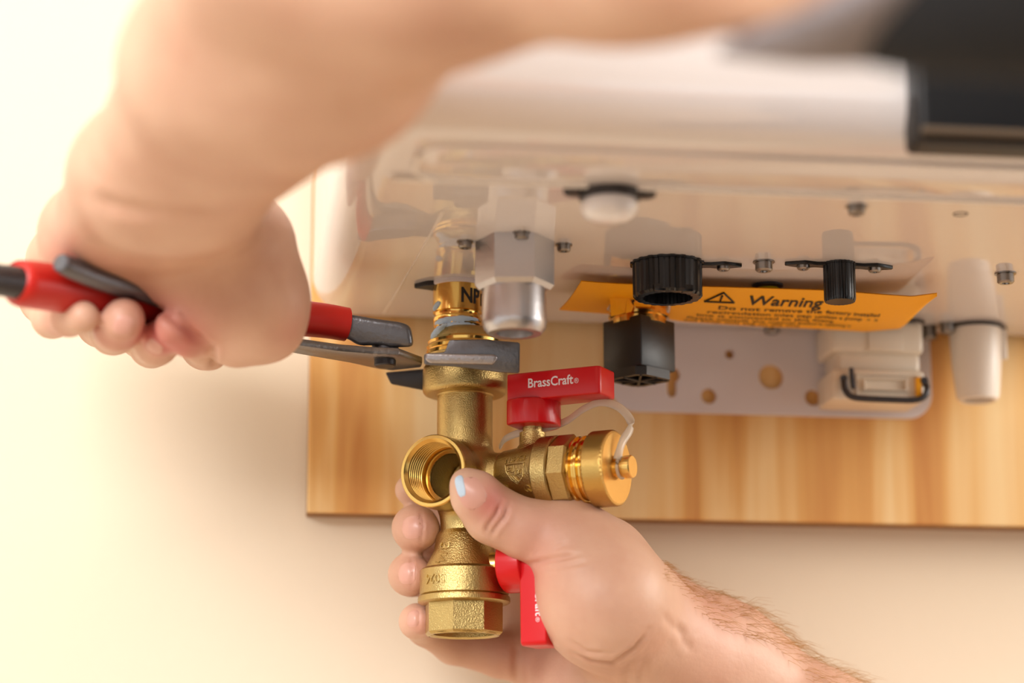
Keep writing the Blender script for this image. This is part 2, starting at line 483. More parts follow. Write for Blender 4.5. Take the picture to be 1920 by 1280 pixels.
# ================================================================ WATER HEATER
hl = on_y(587, 500, YB - 0.004)[0]              # left side
hf = on_z(1250, 252, ZU)[1]                     # front
hx1 = hl + 0.42
hz1 = ZU + 0.55
wh = root('water_heater', ((hl + hx1) / 2, (hf + YB) / 2, ZU), 'glossy white wall hung water heater whose underside carries the fittings', 'water heater')
def casing():
    bm = bmesh.new(); bmesh.ops.create_cube(bm, size=1)
    cx, cy, cz = (hl + hx1) / 2, (hf + YB - 0.0048) / 2, (ZU + hz1) / 2
    for v in bm.verts: v.co = Vector((v.co.x * (hx1 - hl) + cx, v.co.y * (YB - 0.0048 - hf) + cy, v.co.z * (hz1 - ZU) + cz))
    eb = []
    for e in bm.edges:
        a, b = e.verts; mid = (a.co + b.co) / 2
        low = abs(mid.z - ZU) < 1e-4; left = abs(mid.x - hl) < 1e-4; front = abs(mid.y - hf) < 1e-4; right = abs(mid.x - hx1) < 1e-4
        if (low and (left or front or right)) or (front and (left or right)): eb.append(e)
    bmesh.ops.bevel(bm, geom=eb, offset=0.020, segments=8, affect='EDGES', profile=0.5)
    return bm_out(bm)
obj('casing', casing(), 'white', wh)
# raised lip of the front cover, rounded at its left end
fy1 = on_z(1000, 337, ZU)[1]; fx0 = on_z(775, 325, ZU)[0]
def rrect(x0, y0, x1, y1, r, n=6):
    out = []
    for cx, cy, a0 in ((x1 - r, y1 - r, 0), (x0 + r, y1 - r, 90), (x0 + r, y0 + r, 180), (x1 - r, y0 + r, 270)):
        for k in range(n + 1):
            a = math.radians(a0 + 90 * k / n); out.append((cx + r * math.cos(a), cy + r * math.sin(a)))
    return out
def base_(u, v): return on_z(u, v, ZU)
obj('front_cover', prism(rrect(fx0, hf + 0.021, hx1 - 0.03, fy1, 0.014), ZU - 0.0018, ZU + 0.004, 0.0012, 3), 'white', wh)
bead = [p for p in rrect(fx0 - .0005, hf + 0.021, hx1 - 0.03, fy1 + .0005, 0.016) ]
bead = [np.array([x, y, ZU - .0016]) for x, y in bead if x > fx0 - .01][:]
k0 = max(range(len(bead)), key=lambda k: bead[k][0] + bead[k][1]); bead = bead[6:16]
obj('seam_bead', tube(smooth_path(bead, 4), .0011, 10), 'bead', wh, label='pale seam bead along the front cover')
obj('film_crease', tube(smooth_path([base_(830, 398), base_(790, 468), base_(748, 540), base_(719, 588)], 4), .00035, 6), 'bead', wh, label='crease in the protective film')
# dark panel on the front, right
dx0 = on_y(1722, 200, hf - 0.014)[0]; dzb = on_y(1800, 266, hf - 0.014)[2]
obj('front_panel', box((dx0 + hx1 + 0.03) / 2, hf - 0.004, dzb + 0.2, hx1 + 0.03 - dx0, 0.022, 0.4, 0.003, 3), 'panel', wh, label='black lower front panel')
obj('panel_trim', box((dx0 + hx1 + 0.03) / 2, hf - 0.0165, on_y(1800, 246, hf - 0.0165)[2], hx1 + 0.03 - dx0, 0.003, 0.0028, 0.0008, 2), 'trim', wh, label='thin brown trim line')

UP = np.array([0, 0, 1.0]); DN = -UP
def base(u, v): return on_z(u, v, ZU)
def down(u, v, prof, mat_, name, seg=48, parent=wh, rot=0.0, radial=None, label=None, angle=35):
    """lathe hanging from the underside: prof (mm down, mm radius)"""
    vf = lathe([(t / 1000, r / 1000) for t, r in prof], seg, rot, radial)
    return obj(name, xf(vf, frame(base(u, v), x=(1, 0, 0), z=(0, 0, -1))), mat_, parent, label=label, angle=angle)
def screw(u, v, r=3.6, h=3.5, hexed=True, m='screw', dz=0.0, tilt=0):
    p = base(u, v) - UP * dz
    vf = lathe([(0, r * 1.25), (0.6, r * 1.25), (0.7, r), (h, r), (h + 0.7, r * 0.8), (h + 0.7, r * 0.45), (h - 0.2, r * 0.4), (h - 0.2, 0)], 24)
    vf = (vf[0] / 1000, vf[1])
    o = obj('screw', xf(vf, frame(p, x=(1, 0, 0), z=(0, 0, -1))), m, wh)
    return o
for (u, v, r, h) in ((872, 452, 3.0, 2.6), (978, 436, 3.2, 2.6), (1057, 458, 3.0, 2.6), (1432, 490, 4.0, 4.0), (1606, 386, 3.6, 3.2),
                  (1885, 512, 4.0, 4.2), (1447, 603, 4.0, 5.5), (1742, 612, 3.6, 6.0), (1776, 606, 3.6, 4.5)):
    screw(u, v, r, h)
down(1801, 401, [(-2, 0), (-2, 2.6), (0.25, 2.6), (0.3, 3.0), (0, 3.3)], 'hole', 'vent_hole', 24)

# brass water nipple
nd = depth(base(858, 531))
nr = R(46, nd) * 1000
nb = down(858, 531, [(0, nr), (14.5, nr), (14.9, nr - .7), (15.6, nr - .9), (16.6, nr - .9), (17.0, nr - .2), (18.2, nr), (19.2, nr - .2), (19.6, nr - 1), (20.8, nr - .3), (22, nr - 1.1), (23, nr - .4), (24.2, nr - 1.2), (25.2, nr - .5), (26.4, nr - 1.3), (28, nr - 1.3), (28, nr - 3), (10, nr - 3)], 'polish', 'water_nipple', label='brass threaded water nipple')
nbase = base(858, 531)
tv = text_vf('NPT', 0.0098, 0.00006, sx=0.85, bold=0.0003)
camdir = math.atan2(CAM[1] - nbase[1], CAM[0] - nbase[0])
tvw = wrap(tv, nr / 1000 + 0.00008, camdir + 0.12, -0.0115)
obj('lettering', xf(tvw, frame(nbase, x=(1, 0, 0), z=(0, 0, 1))), 'blackink', nb, smooth=False, label='black NPT marking')
def smear(a0, a1, z0, z1, r, seed, th=0.0007):
    rnd = random.Random(seed); V = []; F = []; n = 26; mrow = 7
    for i in range(n + 1):
        s = i / n; a = a0 + (a1 - a0) * s; env = math.sin(math.pi * s) ** 0.35
        zc = z0 + (z1 - z0) * s; wdt = 0.0017 * env * (0.7 + 0.6 * rnd.random())
        for j in range(mrow):
            q = j / (mrow - 1) * 2 - 1
            rr = r + th * max(0, 1 - q * q) * env
            V.append((rr * math.cos(a), rr * math.sin(a), zc + q * wdt))
    for i in range(n):
        for j in range(mrow - 1): F.append([i * mrow + j, (i + 1) * mrow + j, (i + 1) * mrow + j + 1, i * mrow + j + 1])
    return np.array(V), F
sm = [smear(camdir - 1.3, camdir - 0.75, -0.0135, -0.0115, nr / 1000, 1, .001), smear(camdir - 1.3, camdir + 1.2, -0.0205, -0.0185, nr / 1000 - .0005, 2),
      smear(camdir - 1.3, camdir + 1.1, -0.0235, -0.0225, nr / 1000 - .0006, 3, .0009), smear(camdir - 1.35, camdir - 0.2, -0.0262, -0.0238, nr / 1000 - .0005, 4, .0011)]
obj('thread_sealant', xf(join(*sm), frame(nbase, x=(1, 0, 0), z=(0, 0, 1))), 'seal', nb, label='pale blue smeared thread sealant')
# dark lug of the nipple flange
lp = [base(776, 532)[:2], base(800, 526)[:2], base(840, 524)[:2], base(905, 526)[:2], base(905, 537)[:2], base(815, 538)[:2], base(800, 535)[:2]]
obj('flange_lug', prism([tuple(p) for p in lp], ZU - 0.0022, ZU + 0.001, 0.0004, 1), 'dark', wh, label='dark flange lug beside the nipple')
gk = xf(lathe([(0, nr + .9), (1.6, nr + .9), (2.0, nr + .5), (2.0, nr)], 48), np.diag([.001, .001, .001, 1]))
obj('gasket', xf(gk, frame(nbase, x=(1, 0, 0), z=(0, 0, -1))), 'plate', wh, label='white gasket round the nipple')

# zinc gas inlet: hex block with a chamfered round nose
gx = 965; gy = 452
gd = depth(base(gx, gy)); g = lambda px: R(px, gd) * 1000
hexr = g(74)
hx = lathe([(0, 0), (0, hexr), (g(85), hexr), (g(94), hexr * .9), (g(94), 0)], 6, math.radians(-90 - 30 + 8))
gi = obj('gas_inlet', xf((hx[0] / 1000, hx[1]), frame(base(gx, gy), x=(1, 0, 0), z=(0, 0, -1))), 'zinc', wh, angle=20, label='silver hexagonal gas inlet')
ns = lathe([(g(80), g(58)), (g(155), g(60)), (g(168), g(58)), (g(178), g(50)), (g(180), g(40)), (g(178), g(34)), (g(150), g(32)), (g(150), 0)], 48)
obj('nose', xf((ns[0] / 1000, ns[1]), frame(base(gx, gy), x=(1, 0, 0), z=(0, 0, -1))), 'zinc', gi)
dot = base(gx, gy) + np.array([-g(50) / 1000, -g(62) / 1000, -g(38) / 1000])

# chrome drain knob with dark eared flange
kx, ky = 1143, 352
kd = depth(base(kx, ky)); g = lambda px: R(px, kd) * 1000
kf = []
kb = base(kx, ky)
for s in (-1, 1):
    kf.append(xf(lathe([(0, g(22)), (g(14), g(22)), (g(16), g(18)), (g(16), 0)], 24), frame(kb * 1000 + np.array([s * g(66), 0, 0]), x=(1, 0, 0), z=(0, 0, -1))))
kf.append(xf(box(0, 0, g(8), g(140), g(34), g(12), g(3)), frame(kb * 1000, x=(1, 0, 0), z=(0, 0, -1))))
kf.append(xf(lathe([(0, g(58)), (g(22), g(58)), (g(26), g(50)), (g(26), 0)], 32), frame(kb * 1000, x=(1, 0, 0), z=(0, 0, -1))))
v_, f_ = join(*kf)
kn = obj('drain_knob', (v_ / 1000, f_), 'dsteel', wh, label='blurred chrome drain knob on a dark eared flange')
dm = lathe([(g(18), g(44)), (g(26), g(52)), (g(38), g(55)), (g(50), g(52)), (g(60), g(43)), (g(67), g(30)), (g(70), g(14)), (g(70.5), 0)], 40)
obj('dome', xf((dm[0] / 1000, dm[1]), frame(kb, x=(1, 0, 0), z=(0, 0, -1))), 'acrylic', kn, label='bright glossy dome')

# black ribbed plugs
def ribbed(u, v, rpx, hpx, name, nrib, label, ears, hollow=True):
    d = depth(base(u, v)); g = lambda px: R(px, d) * 1000
    seg = nrib * 6
    rad = lambda k, t: 1.0 if (k % 6) in (0, 1, 2) else 0.955
    prof = [(0, g(rpx) * 1.06), (1.0, g(rpx) * 1.06), (1.05, g(rpx)), (g(hpx) - 1.2, g(rpx) * 0.99), (g(hpx), g(rpx) * 0.93)]
    if hollow: prof += [(g(hpx), g(rpx) * 0.72), (g(hpx) * 0.55, g(rpx) * 0.68), (g(hpx) * 0.55, 0)]
    else: prof += [(g(hpx), 0)]
    vf = lathe(prof, seg, 0, rad)
    o = obj(name, xf((vf[0] / 1000, vf[1]), frame(base(u, v), x=(1, 0, 0), z=(0, 0, -1))), 'black', wh, label=label, angle=25)
    for (eu, ev_) in ears:
        p = base(eu, ev_); q = base(u, v); dr = (p - q) / np.linalg.norm(p - q); nn = np.array([-dr[1], dr[0], 0]); rw = 0.0042; tip = p + dr * 0.0085
        pts = [q + nn * rw * .9, p - dr * .006 + nn * rw * .55, p + nn * rw, tip + nn * .0008, tip - nn * .0008, p - nn * rw, p - dr * .006 - nn * rw * .55, q - nn * rw * .9]
        e = obj('lug', prism([tuple(x[:2]) for x in pts], ZU - 0.0016, ZU + 0.0005, 0.0003, 1), 'black', o)
        sv = lathe([(0, 3.0), (1.4, 2.9), (2.0, 2.2), (2.0, 1.0), (1.2, .8), (1.2, 0)], 20)
        obj('screw', xf((sv[0] / 1000, sv[1]), frame(p - UP * .0014, x=(1, 0, 0), z=(0, 0, -1))), 'screw', o, label='bright screw')
    return o
bigcap = ribbed(1251, 493, 66, 68, 'ribbed_plug', 20, 'large black ribbed drain plug', [(1356, 494)])
nd2 = depth(base(1251, 493))
nt_ = [xf(box(s * R(26, nd2), -R(53, nd2), -R(62, nd2), R(22, nd2), R(16, nd2), R(14, nd2), 0.0006), frame(base(1251, 493), x=(1, 0, 0), z=(0, 0, 1))) for s in (-1, 1)]
obj('slot_bar', join(*nt_), 'black', bigcap)
ribbed(1573, 494, 30, 74, 'ribbed_plug', 22, 'narrow black ribbed drain plug', [(1506, 492), (1640, 497)], hollow=False)
gr = down(1439, 534, [(0, 7.4), (1.0, 7.4), (1.8, 6.0), (1.8, 5.2), (0.8, 5.0)], 'dark', 'sight_glass', 32, label='small round yellow window with a dark rim')
vf = lathe([(1.5, 5.6), (2.4, 4.8), (3.1, 3.0), (3.4, 1.2), (3.45, 0)], 24)
obj('lens', xf((vf[0] / 1000, vf[1]), frame(base(1439, 534), x=(1, 0, 0), z=(0, 0, -1))), 'yellow', gr, label='yellow lens')

# brass stub with square black transport cap
sx_, sy_ = 1197, 548
sd = depth(base(sx_, sy_)); g = lambda px: R(px, sd) * 1000
stub = down(sx_, sy_, [(0, g(56)), (g(34), g(56)), (g(36), g(52)), (g(42), g(52)), (g(44), g(57)), (g(50), g(57)), (g(52), g(52)), (g(64), g(52)), (g(64), 0)], 'polish', 'recirculation_nipple', label='short brass nipple above the square black cap')
tv = wrap(text_vf('NPT', 0.0098, 0.00006, sx=0.9, bold=0.0003), g(56) / 1000 + 0.0001, math.atan2(CAM[1] - base(sx_, sy_)[1], CAM[0] - base(sx_, sy_)[0]) - 0.25, -g(34) / 1000)
obj('lettering', xf(tv, frame(base(sx_, sy_), x=(1, 0, 0), z=(0, 0, 1))), 'blackink', stub, smooth=False, label='black NPT marking')
cb = base(sx_, sy_) - UP * g(57) / 1000
cp = root('transport_cap', cb - UP * g(116) / 1000, 'square black plastic cap pushed over the brass nipple under the orange tag', 'cap')
side = g(96) / 1000; hgt = g(112) / 1000; rz = math.radians(45 - 7.6)
m_ = frame(cb, x=(math.cos(rz), math.sin(rz), 0), z=(0, 0, -1))
h_ = side / 2; ch = side * 0.10
sq = [(-h_, -h_), (h_, -h_), (h_, h_), (-h_, h_)]
obj('shell', xf(prism(sq, 0, hgt * 0.86, 0.0009, 2), m_), 'cube', cp, angle=25)
c2 = side * 0.16
oc = [(-h_ + c2, -h_), (h_ - c2, -h_), (h_, -h_ + c2), (h_, h_ - c2), (h_ - c2, h_), (-h_ + c2, h_), (-h_, h_ - c2), (-h_, -h_ + c2)]
oc = [(x * .98, y * .98) for x, y in oc]
# open bottom rim: octagonal wall
def ringwall(poly, inner, t0, t1):
    n = len(poly); V = []; F = []
    for s, t in ((1, t0), (1, t1), (inner, t1), (inner, t0)):
        V += [(x * s, y * s, t) for x, y in poly]
    for r_ in range(4):
        for i in range(n):
            j = (i + 1) % n; F.append([r_ * n + i, r_ * n + j, ((r_ + 1) % 4) * n + j, ((r_ + 1) % 4) * n + i])
    return np.array(V, float), F
obj('rim', xf(ringwall(oc, 0.78, hgt * 0.84, hgt), m_), 'cube', cp, angle=25)
for k in range(4):
    a = math.pi / 4 * k
    rb = box(0, 0, 0, side * (0.92 if k % 2 == 0 else 1.1), 0.0011, 0.003, 0.0003, 1)
    obj('rib', xf(xf(rb, frame((0, 0, hgt * 0.965), x=(math.cos(a), math.sin(a), 0), z=(0, 0, 1))), m_), 'cube', cp)
for (fx, t_) in ((0.30, .38), (-0.40, .72)):
    dv = lathe([(0, 1.5), (-0.25, 1.5), (-0.5, 1.1), (-0.5, 0)], 16); dv = (dv[0] / 1000, dv[1])
    obj('dimple', xf(xf(dv, frame((h_ + .0004, fx * side, hgt * t_ * .8), x=(0, 1, 0), z=(1, 0, 0))), m_), 'hole', cp)

# orange warning tag hanging round the nipple
def tag_sheet():
    # border rows in the photo: near edge (upper) and far edge (lower), with a droop towards both ends
    near = [(1090, 527, .0045), (1125, 530, .0045), (1160, 532, .0045), (1210, 534, .0045), (1300, 537, .005), (1440, 541, .005), (1560, 545, .0055), (1650, 552, .0075), (1710, 556, .009), (1757, 550, .0095)]
    far = [(1048, 581, .0085), (1095, 585, .0085), (1135, 588, .008), (1210, 592, .008), (1280, 603, .009), (1420, 612, .0095), (1540, 617, .010), (1620, 622, .010), (1690, 616, .010), (1757, 551, .0095)]
    nn, nm = 60, 14
    def inter(row, s):
        q = s * (len(row) - 1); i = min(int(q), len(row) - 2); t = q - i
        a = on_z(row[i][0], row[i][1], ZU - row[i][2]); b = on_z(row[i + 1][0], row[i + 1][1], ZU - row[i + 1][2])
        return a + (b - a) * t
    G = np.zeros((nn + 1, nm + 1, 3))
    for i in range(nn + 1):
        a, b = inter(near, i / nn), inter(far, i / nn)
        for j in range(nm + 1):
            t = j / nm; p = a + (b - a) * t; p[2] -= 0.0012 * math.sin(math.pi * t); G[i, j] = p
    V = G.reshape(-1, 3); F = []
    c = base(sx_, sy_)[:2]; hr = g(56) / 1000 + .0008
    for i in range(nn):
        for j in range(nm):
            q = [i * (nm + 1) + j, (i + 1) * (nm + 1) + j, (i + 1) * (nm + 1) + j + 1, i * (nm + 1) + j + 1]
            ctr = V[q].mean(0)
            if np.linalg.norm(ctr[:2] - c) < hr: continue
            F.append(q)
    n0 = len(V); V2 = np.vstack([V, V + np.array([0, 0, 0.0004])])
    F2 = F + [[k + n0 for k in q[::-1]] for q in F]
    return (V2, F2), G
(tvf, TG) = tag_sheet()
tg = root('warning_tag', TG[30, 7], 'orange card warning tag slipped round the nipple above the square black cap', 'tag')
obj('card', tvf, 'tag', tg, angle=60)
def on_tag(s, t, lift=0.0003):
    nn, nm = 60, 14
    i = min(max(s, 0) * nn, nn - 1e-6); j = min(max(t, 0) * nm, nm - 1e-6)
    a, b = int(i), int(j); fi, fj = i - a, j - b
    p = TG[a, b] * (1 - fi) * (1 - fj) + TG[a + 1, b] * fi * (1 - fj) + TG[a, b + 1] * (1 - fi) * fj + TG[a + 1, b + 1] * fi * fj
    return p - UP * lift
def tag_text(body, s0, t0, size_t, xs, bold=0.0, shear=0.0):
    v, f = text_vf(body, 1.0, 0, bold=bold, shear=shear)
    out = [on_tag(s0 + x * xs, t0 - y * size_t) for x, y, z in v]
    return np.array(out), f
lines = [tag_text('Warning', .528, .36, .30, .036, .015, .15), tag_text('Do not remove the factory installed', .488, .51, .125, .0215, .01),
         tag_text('recirculation inlet cap unless a pump  >  is', .474, .635, .115, .0192, .01), tag_text('line is connected to this fitting.', .460, .745, .105, .0187, .01),
         tag_text('Please consult the manual before opening it', .446, .85, .10, .0165, .01), tag_text('and keep this tag on the unit', .442, .94, .09, .016, .01)]
tri = [(.466, .32), (.510, .32), (.491, .10)]
tr = []
for (a, b) in zip(tri, tri[1:] + tri[:1]):
    tr.append(tube([on_tag(*a, .0004), on_tag(*b, .0004)], 0.00045, 6))
tr.append(tube([on_tag(.4902, .17, .0004), on_tag(.4895, .245, .0004)], 0.0005, 6)); tr.append(tube([on_tag(.4892, .270, .0004), on_tag(.489, .285, .0004)], 0.0005, 6))
obj('lettering', join(*lines, *tr), 'blackink', tg, smooth=False, label='black warning print with triangle')
def flap(pts, dz):
    V = [on_z(u, v, ZU - z) for u, v, z in pts]; n = len(V)
    V2 = V + [p + np.array([0.0002, .0004, 0]) for p in V]
    F = [list(range(n)), list(range(n, 2 * n))[::-1]] + [[i, (i + 1) % n, (i + 1) % n + n, i + n] for i in range(n)]
    return np.array(V2), F
def yflap(pts, dy):
    c = base(sx_, sy_); Y0 = c[1] - g(58) / 1000 - dy
    V = [on_y(u, v, Y0 + (0.0 if k % 2 else .0006)) for k, (u, v) in enumerate(pts)]; n = len(V)
    V2 = V + [p + np.array([0, .0004, 0]) for p in V]
    F = [list(range(n)), list(range(n, 2 * n))[::-1]] + [[i, (i + 1) % n, (i + 1) % n + n, i + n] for i in range(n)]
    return np.array(V2), F
for pts in ([(1143, 552), (1176, 552), (1172, 586), (1146, 593)], [(1176, 552), (1188, 574), (1184, 584), (1173, 587)], [(1188, 566), (1222, 569), (1220, 575), (1190, 574)], [(1222, 569), (1256, 567), (1252, 572), (1224, 574)]):
    obj('torn_flap', yflap(pts, 0.0012), 'tag', tg, smooth=False)

# ================================================================ MOUNTING BRACKET (white perforated plate on the board)
def bracket():
    cu = D.curves.new('b', 'CURVE'); cu.dimensions = '2D'; cu.fill_mode = 'BOTH'; cu.extrude = 0.0011; cu.bevel_depth = 0.0004; cu.bevel_resolution = 1
    def px(u, v): p = on_y(u, v, YB - 0.0016); return p[0], p[2]
    def spl(pts):
        s = cu.splines.new('POLY'); s.points.add(len(pts) - 1); s.use_cyclic_u = True
        for q, (x, y) in zip(s.points, pts): q.co = (x, y, 0, 1)
    x0, z0 = px(1147, 772); x1, _ = px(1746, 779); _, z1 = px(1450, 540)
    z0 = px(1450, 777)[1]
    spl(rrect(x0, z0, x1, z1, 0.0125, 8))
    def circ(u, v, r, n=24, sx=1.0, sz=1.0):
        cx, cz = px(u, v); rr = R(r, depth(on_y(u, v, YB)))
        spl([(cx + rr * sx * math.cos(2 * math.pi * k / n), cz + rr * sz * math.sin(2 * math.pi * k / n)) for k in range(n)])
    circ(1367, 665, 10); circ(1445, 707, 25); circ(1328, 743, 16); circ(1523, 746, 16.5)
    # keyhole at the left: round above a slot
    cx, cz = px(1258, 703); rr = R(17, 1.25); sw = R(10, 1.25); dn = R(44, 1.25); a0 = math.asin(sw / rr)
    key = [(cx + rr * math.cos(a), cz + rr * math.sin(a)) for a in np.linspace(-math.pi / 2 + a0, 1.5 * math.pi - a0, 22)]
    key += [(cx - sw, cz - dn + sw), (cx - sw * .7, cz - dn + sw * .3), (cx, cz - dn), (cx + sw * .7, cz - dn + sw * .3), (cx + sw, cz - dn + sw)]
    spl(key)
    cx, cz = px(1553, 664); spl([(cx + R(9, 1.25) * math.cos(a), cz + R(20, 1.25) * math.sin(a)) for a in np.linspace(0, 2 * math.pi, 20)[:-1]])
    o = D.objects.new('b', cu); C.objects.link(o)
    dg = bpy.context.evaluated_depsgraph_get(); dg.update(); me = D.meshes.new_from_object(o.evaluated_get(dg))
    v = np.array([tuple(q.co) for q in me.vertices]); f = [list(p.vertices) for p in me.polygons]
    D.objects.remove(o); D.curves.remove(cu); D.meshes.remove(me)
    return np.stack([v[:, 0], YB - 0.0016 + v[:, 2], v[:, 1]], 1), f
tag(obj('mounting_bracket', bracket(), 'plate', smooth=False), 'white perforated steel mounting plate screwed flat on the plywood board', 'bracket')

# ================================================================ WHITE TRAP BOX WITH WIRE BAIL
TY = YB - 0.036
def ty(u, v, dy=0.0): return on_y(u, v, TY + dy)
def tbox(u0, v0, u1, v1, dy0, dy1, bev=.0015):
    a = ty(u0, v0, dy0); b = ty(u1, v1, dy0)
    return box((a[0] + b[0]) / 2, TY + (dy0 + dy1) / 2, (a[2] + b[2]) / 2, b[0] - a[0], dy1 - dy0, a[2] - b[2], bev, 3)
tz = ty(1650, 750)[2]
tb = obj('trap_box', tbox(1556, 596, 1734, 664, 0, .030, .003), 'plastic', wh, label='white plastic trap box beneath the tag end')
obj('waist', tbox(1568, 655, 1728, 700, .003, .028, .003), 'plastic', tb)
obj('cover', tbox(1560, 690, 1736, 752, -.002, .028, .002), 'plastic', tb)
for (a, b) in (((1605, 700, 1722, 744), .0012), ((1620, 708, 1702, 732), .0022)):
    u0, v0, u1, v1 = a
    bars = [tbox(u0, v0, u1, v0 + 4, -.002 - b, 0, .0004), tbox(u0, v1 - 4, u1, v1, -.002 - b, 0, .0004), tbox(u0, v0, u0 + 4, v1, -.002 - b, 0, .0004), tbox(u1 - 4, v0, u1, v1, -.002 - b, 0, .0004)]
    obj('raised_frame', join(*bars), 'plastic', tb)
bp_ = smooth_path([ty(1582, 709, -.004), ty(1585, 730, -.005), ty(1596, 743, -.006), ty(1620, 747, -.006), ty(1665, 749, -.006), ty(1712, 750, -.006), ty(1732, 744, -.006), ty(1738, 730, -.005), ty(1734, 714, -.003)], 6)
obj('wire_bail', tube(bp_, R(6, 1.2), 10), 'dsteel', tb, label='bent steel wire bail')
obj('wire_post', tube([ty(1596, 690, -.004), ty(1600, 728, -.005)], R(4.5, 1.2), 10), 'dsteel', tb, label='steel wire post')
for (u, v) in ((1582, 709), (1733, 713)):
    obj('pivot_pin', tube([ty(u, v, -.0055), ty(u, v, .002)], R(7, 1.2), 14), 'dsteel', tb, label='dark pivot pin')
obj('clip_pad', tbox(1718, 706, 1730, 744, -.0045, 0, .0005), 'tag', tb, label='orange clip pad')
obj('upper_panel', tbox(1628, 620, 1694, 658, -.0012, .001, .0005), 'plastic', tb)
obj('upper_seam', tube([ty(1690, 601, -.001), ty(1720, 600, -.0012), ty(1733, 604, -.001)], R(3.2, 1.2), 8), 'dark', tb, label='dark seal edge')

# ================================================================ WHITE CONDENSATE STUB AT RIGHT
cu_, cv_ = 1828, 612
cd_ = depth(base(cu_, cv_)); g = lambda px: R(px, cd_) * 1000
cs = down(cu_, cv_, [(0, g(49)), (g(70), g(46)), (g(80), g(45)), (g(132), g(40)), (g(140), g(37)), (g(143), g(32)), (g(141), g(28)), (g(100), g(27)), (g(100), 0)], 'cloudy', 'condensate_stub', 48, label='tapered cloudy white drain stub')
ring = [base(cu_, cv_) + np.array([R(49.5, cd_) * math.cos(a), R(49.5, cd_) * math.sin(a), -.001]) for a in np.linspace(0, 2 * math.pi, 40)]
obj('clamp_ring', tube(ring, .0010, 8), 'dark', cs, label='dark clamp ring')
rbx = base(cu_ + 50, cv_)
obj('side_rib', box(rbx[0] + .0005, rbx[1], ZU - g(34) / 1000, .0030, .004, g(60) / 1000, .001, 2), 'cloudy', cs)
obj('clamp_screw', tube([base(1880, 614) - UP * .0012, base(1886, 614) - UP * .0012], .0018, 12), 'dark', cs)
#__PART2__
# ================================================================ BRASS SERVICE VALVE
vax = np.array([VX, VY])
zn = on_y(872, 901, VY)[2]
NODE = np.array([VX, VY, zn])
cdir = np.array([CAM[0] - VX, CAM[1] - VY, 0]); cdir /= np.linalg.norm(cdir)
rdir = np.array([-cdir[1], cdir[0], 0]);  rdir = rdir if rdir[0] > 0 else -rdir
AB = math.radians(62)
Bd = cdir * math.cos(AB) + rdir * math.sin(AB)
Yd = np.cross(UP, Bd)                                # away from the bore port
MV = frame(NODE, x=Bd, z=UP)
MMm = np.diag([.001, .001, .001, 1.0])
MVm = MV @ MMm                                       # millimetres in the valve frame
def zz(v): return (on_y(872, v, VY)[2] - zn) * 1000
MB_ = MVm                                            # branch: x flow, z stem
ML_ = MVm @ np.array([[0, 0, 1, 0], [0, 1, 0, 0], [-1, 0, 0, 0], [0, 0, 0, 1.0]])   # lower: x -> -z, z -> x
vroot = root('service_valve', NODE + UP * zz(1195) / 1000, 'brass tee service valve with two red levers held under the brass nipple', 'valve')
def w(p, mtx=MVm): return (mtx @ np.append(np.asarray(p, float), 1))[:3]
LX = np.array([[0, 0, 1, 0], [0, 1, 0, 0], [1, 0, 0, 0], [0, 0, 0, 1.0]])
def lx(prof, seg=64, rot=0, radial=None):            # lathe about the local x axis
    v, f = lathe(prof, seg, rot, radial); return np.stack([v[:, 2], v[:, 0], v[:, 1]], 1), f
def c3(a, b, ra, rb, k=0.0025, op='add', t='cyl'):
    return cone(w(a), w(b), ra / 1000, rb / 1000, k, op, t)

ztop = zz(742)
body = [c3((0, 0, -2), (0, 0, ztop + 1), 13.0, 12.9), c3((0, 0, -3), (0, 0, 3), 15.5, 15.5, .004, t='cone'),
        c3((0, 0, 0), (0, -24, 0), 15.2, 15.8, .003), c3((0, -20, 0), (0, -30, 0), 16.6, 16.6, .002),
        c3((0, 0, 0), (21, 0, 0), 12.6, 11.4, .004), c3((0, 0, 0), (0, 0, -30), 12.2, 10.6, .004)]
cut = [c3((0, -40, 0), (0, -14, 0), 13.9, 13.9, .0, 'cut'), c3((0, -20, 0), (0, 6, 0), 10.4, 10.4, .0, 'cut')]
obj('tee_body', sdf_mesh([(0, body + cut)], 0.00055, relax=1), 'brass', vroot, angle=180)
# port rim and internal threads
thr = [(-29.5, 16.6), (-30.6, 16.6), (-31, 16.2), (-31, 14.9), (-30.4, 14.3)]
y = -29.6
while y < -18:
    thr += [(y, 13.3), (y + .55, 13.3), (y + .95, 14.25), (y + 1.35, 14.25)]; y += 1.8
thr += [(-17, 13.2), (-15, 13.0), (-14.2, 12.6), (-14.2, 10.6), (2, 10.6)]
pv, pf = lathe(thr, 72); pv = np.stack([pv[:, 0], pv[:, 2], pv[:, 1]], 1)
obj('port_thread', xf((pv, pf), MVm), 'thread', vroot, angle=30, label='bright internally threaded port')
bv = lathe([(-13, 0), (-13, 8), (-9, 8), (-9, 5.5), (4, 5.5), (4, 0)], 32); bv = (np.stack([bv[0][:, 0] + 3, bv[0][:, 2] + 14, bv[0][:, 1]], 1), bv[1])
obj('ball', xf(bv, MVm), 'dsteel', vroot, label='dark ball inside the port')

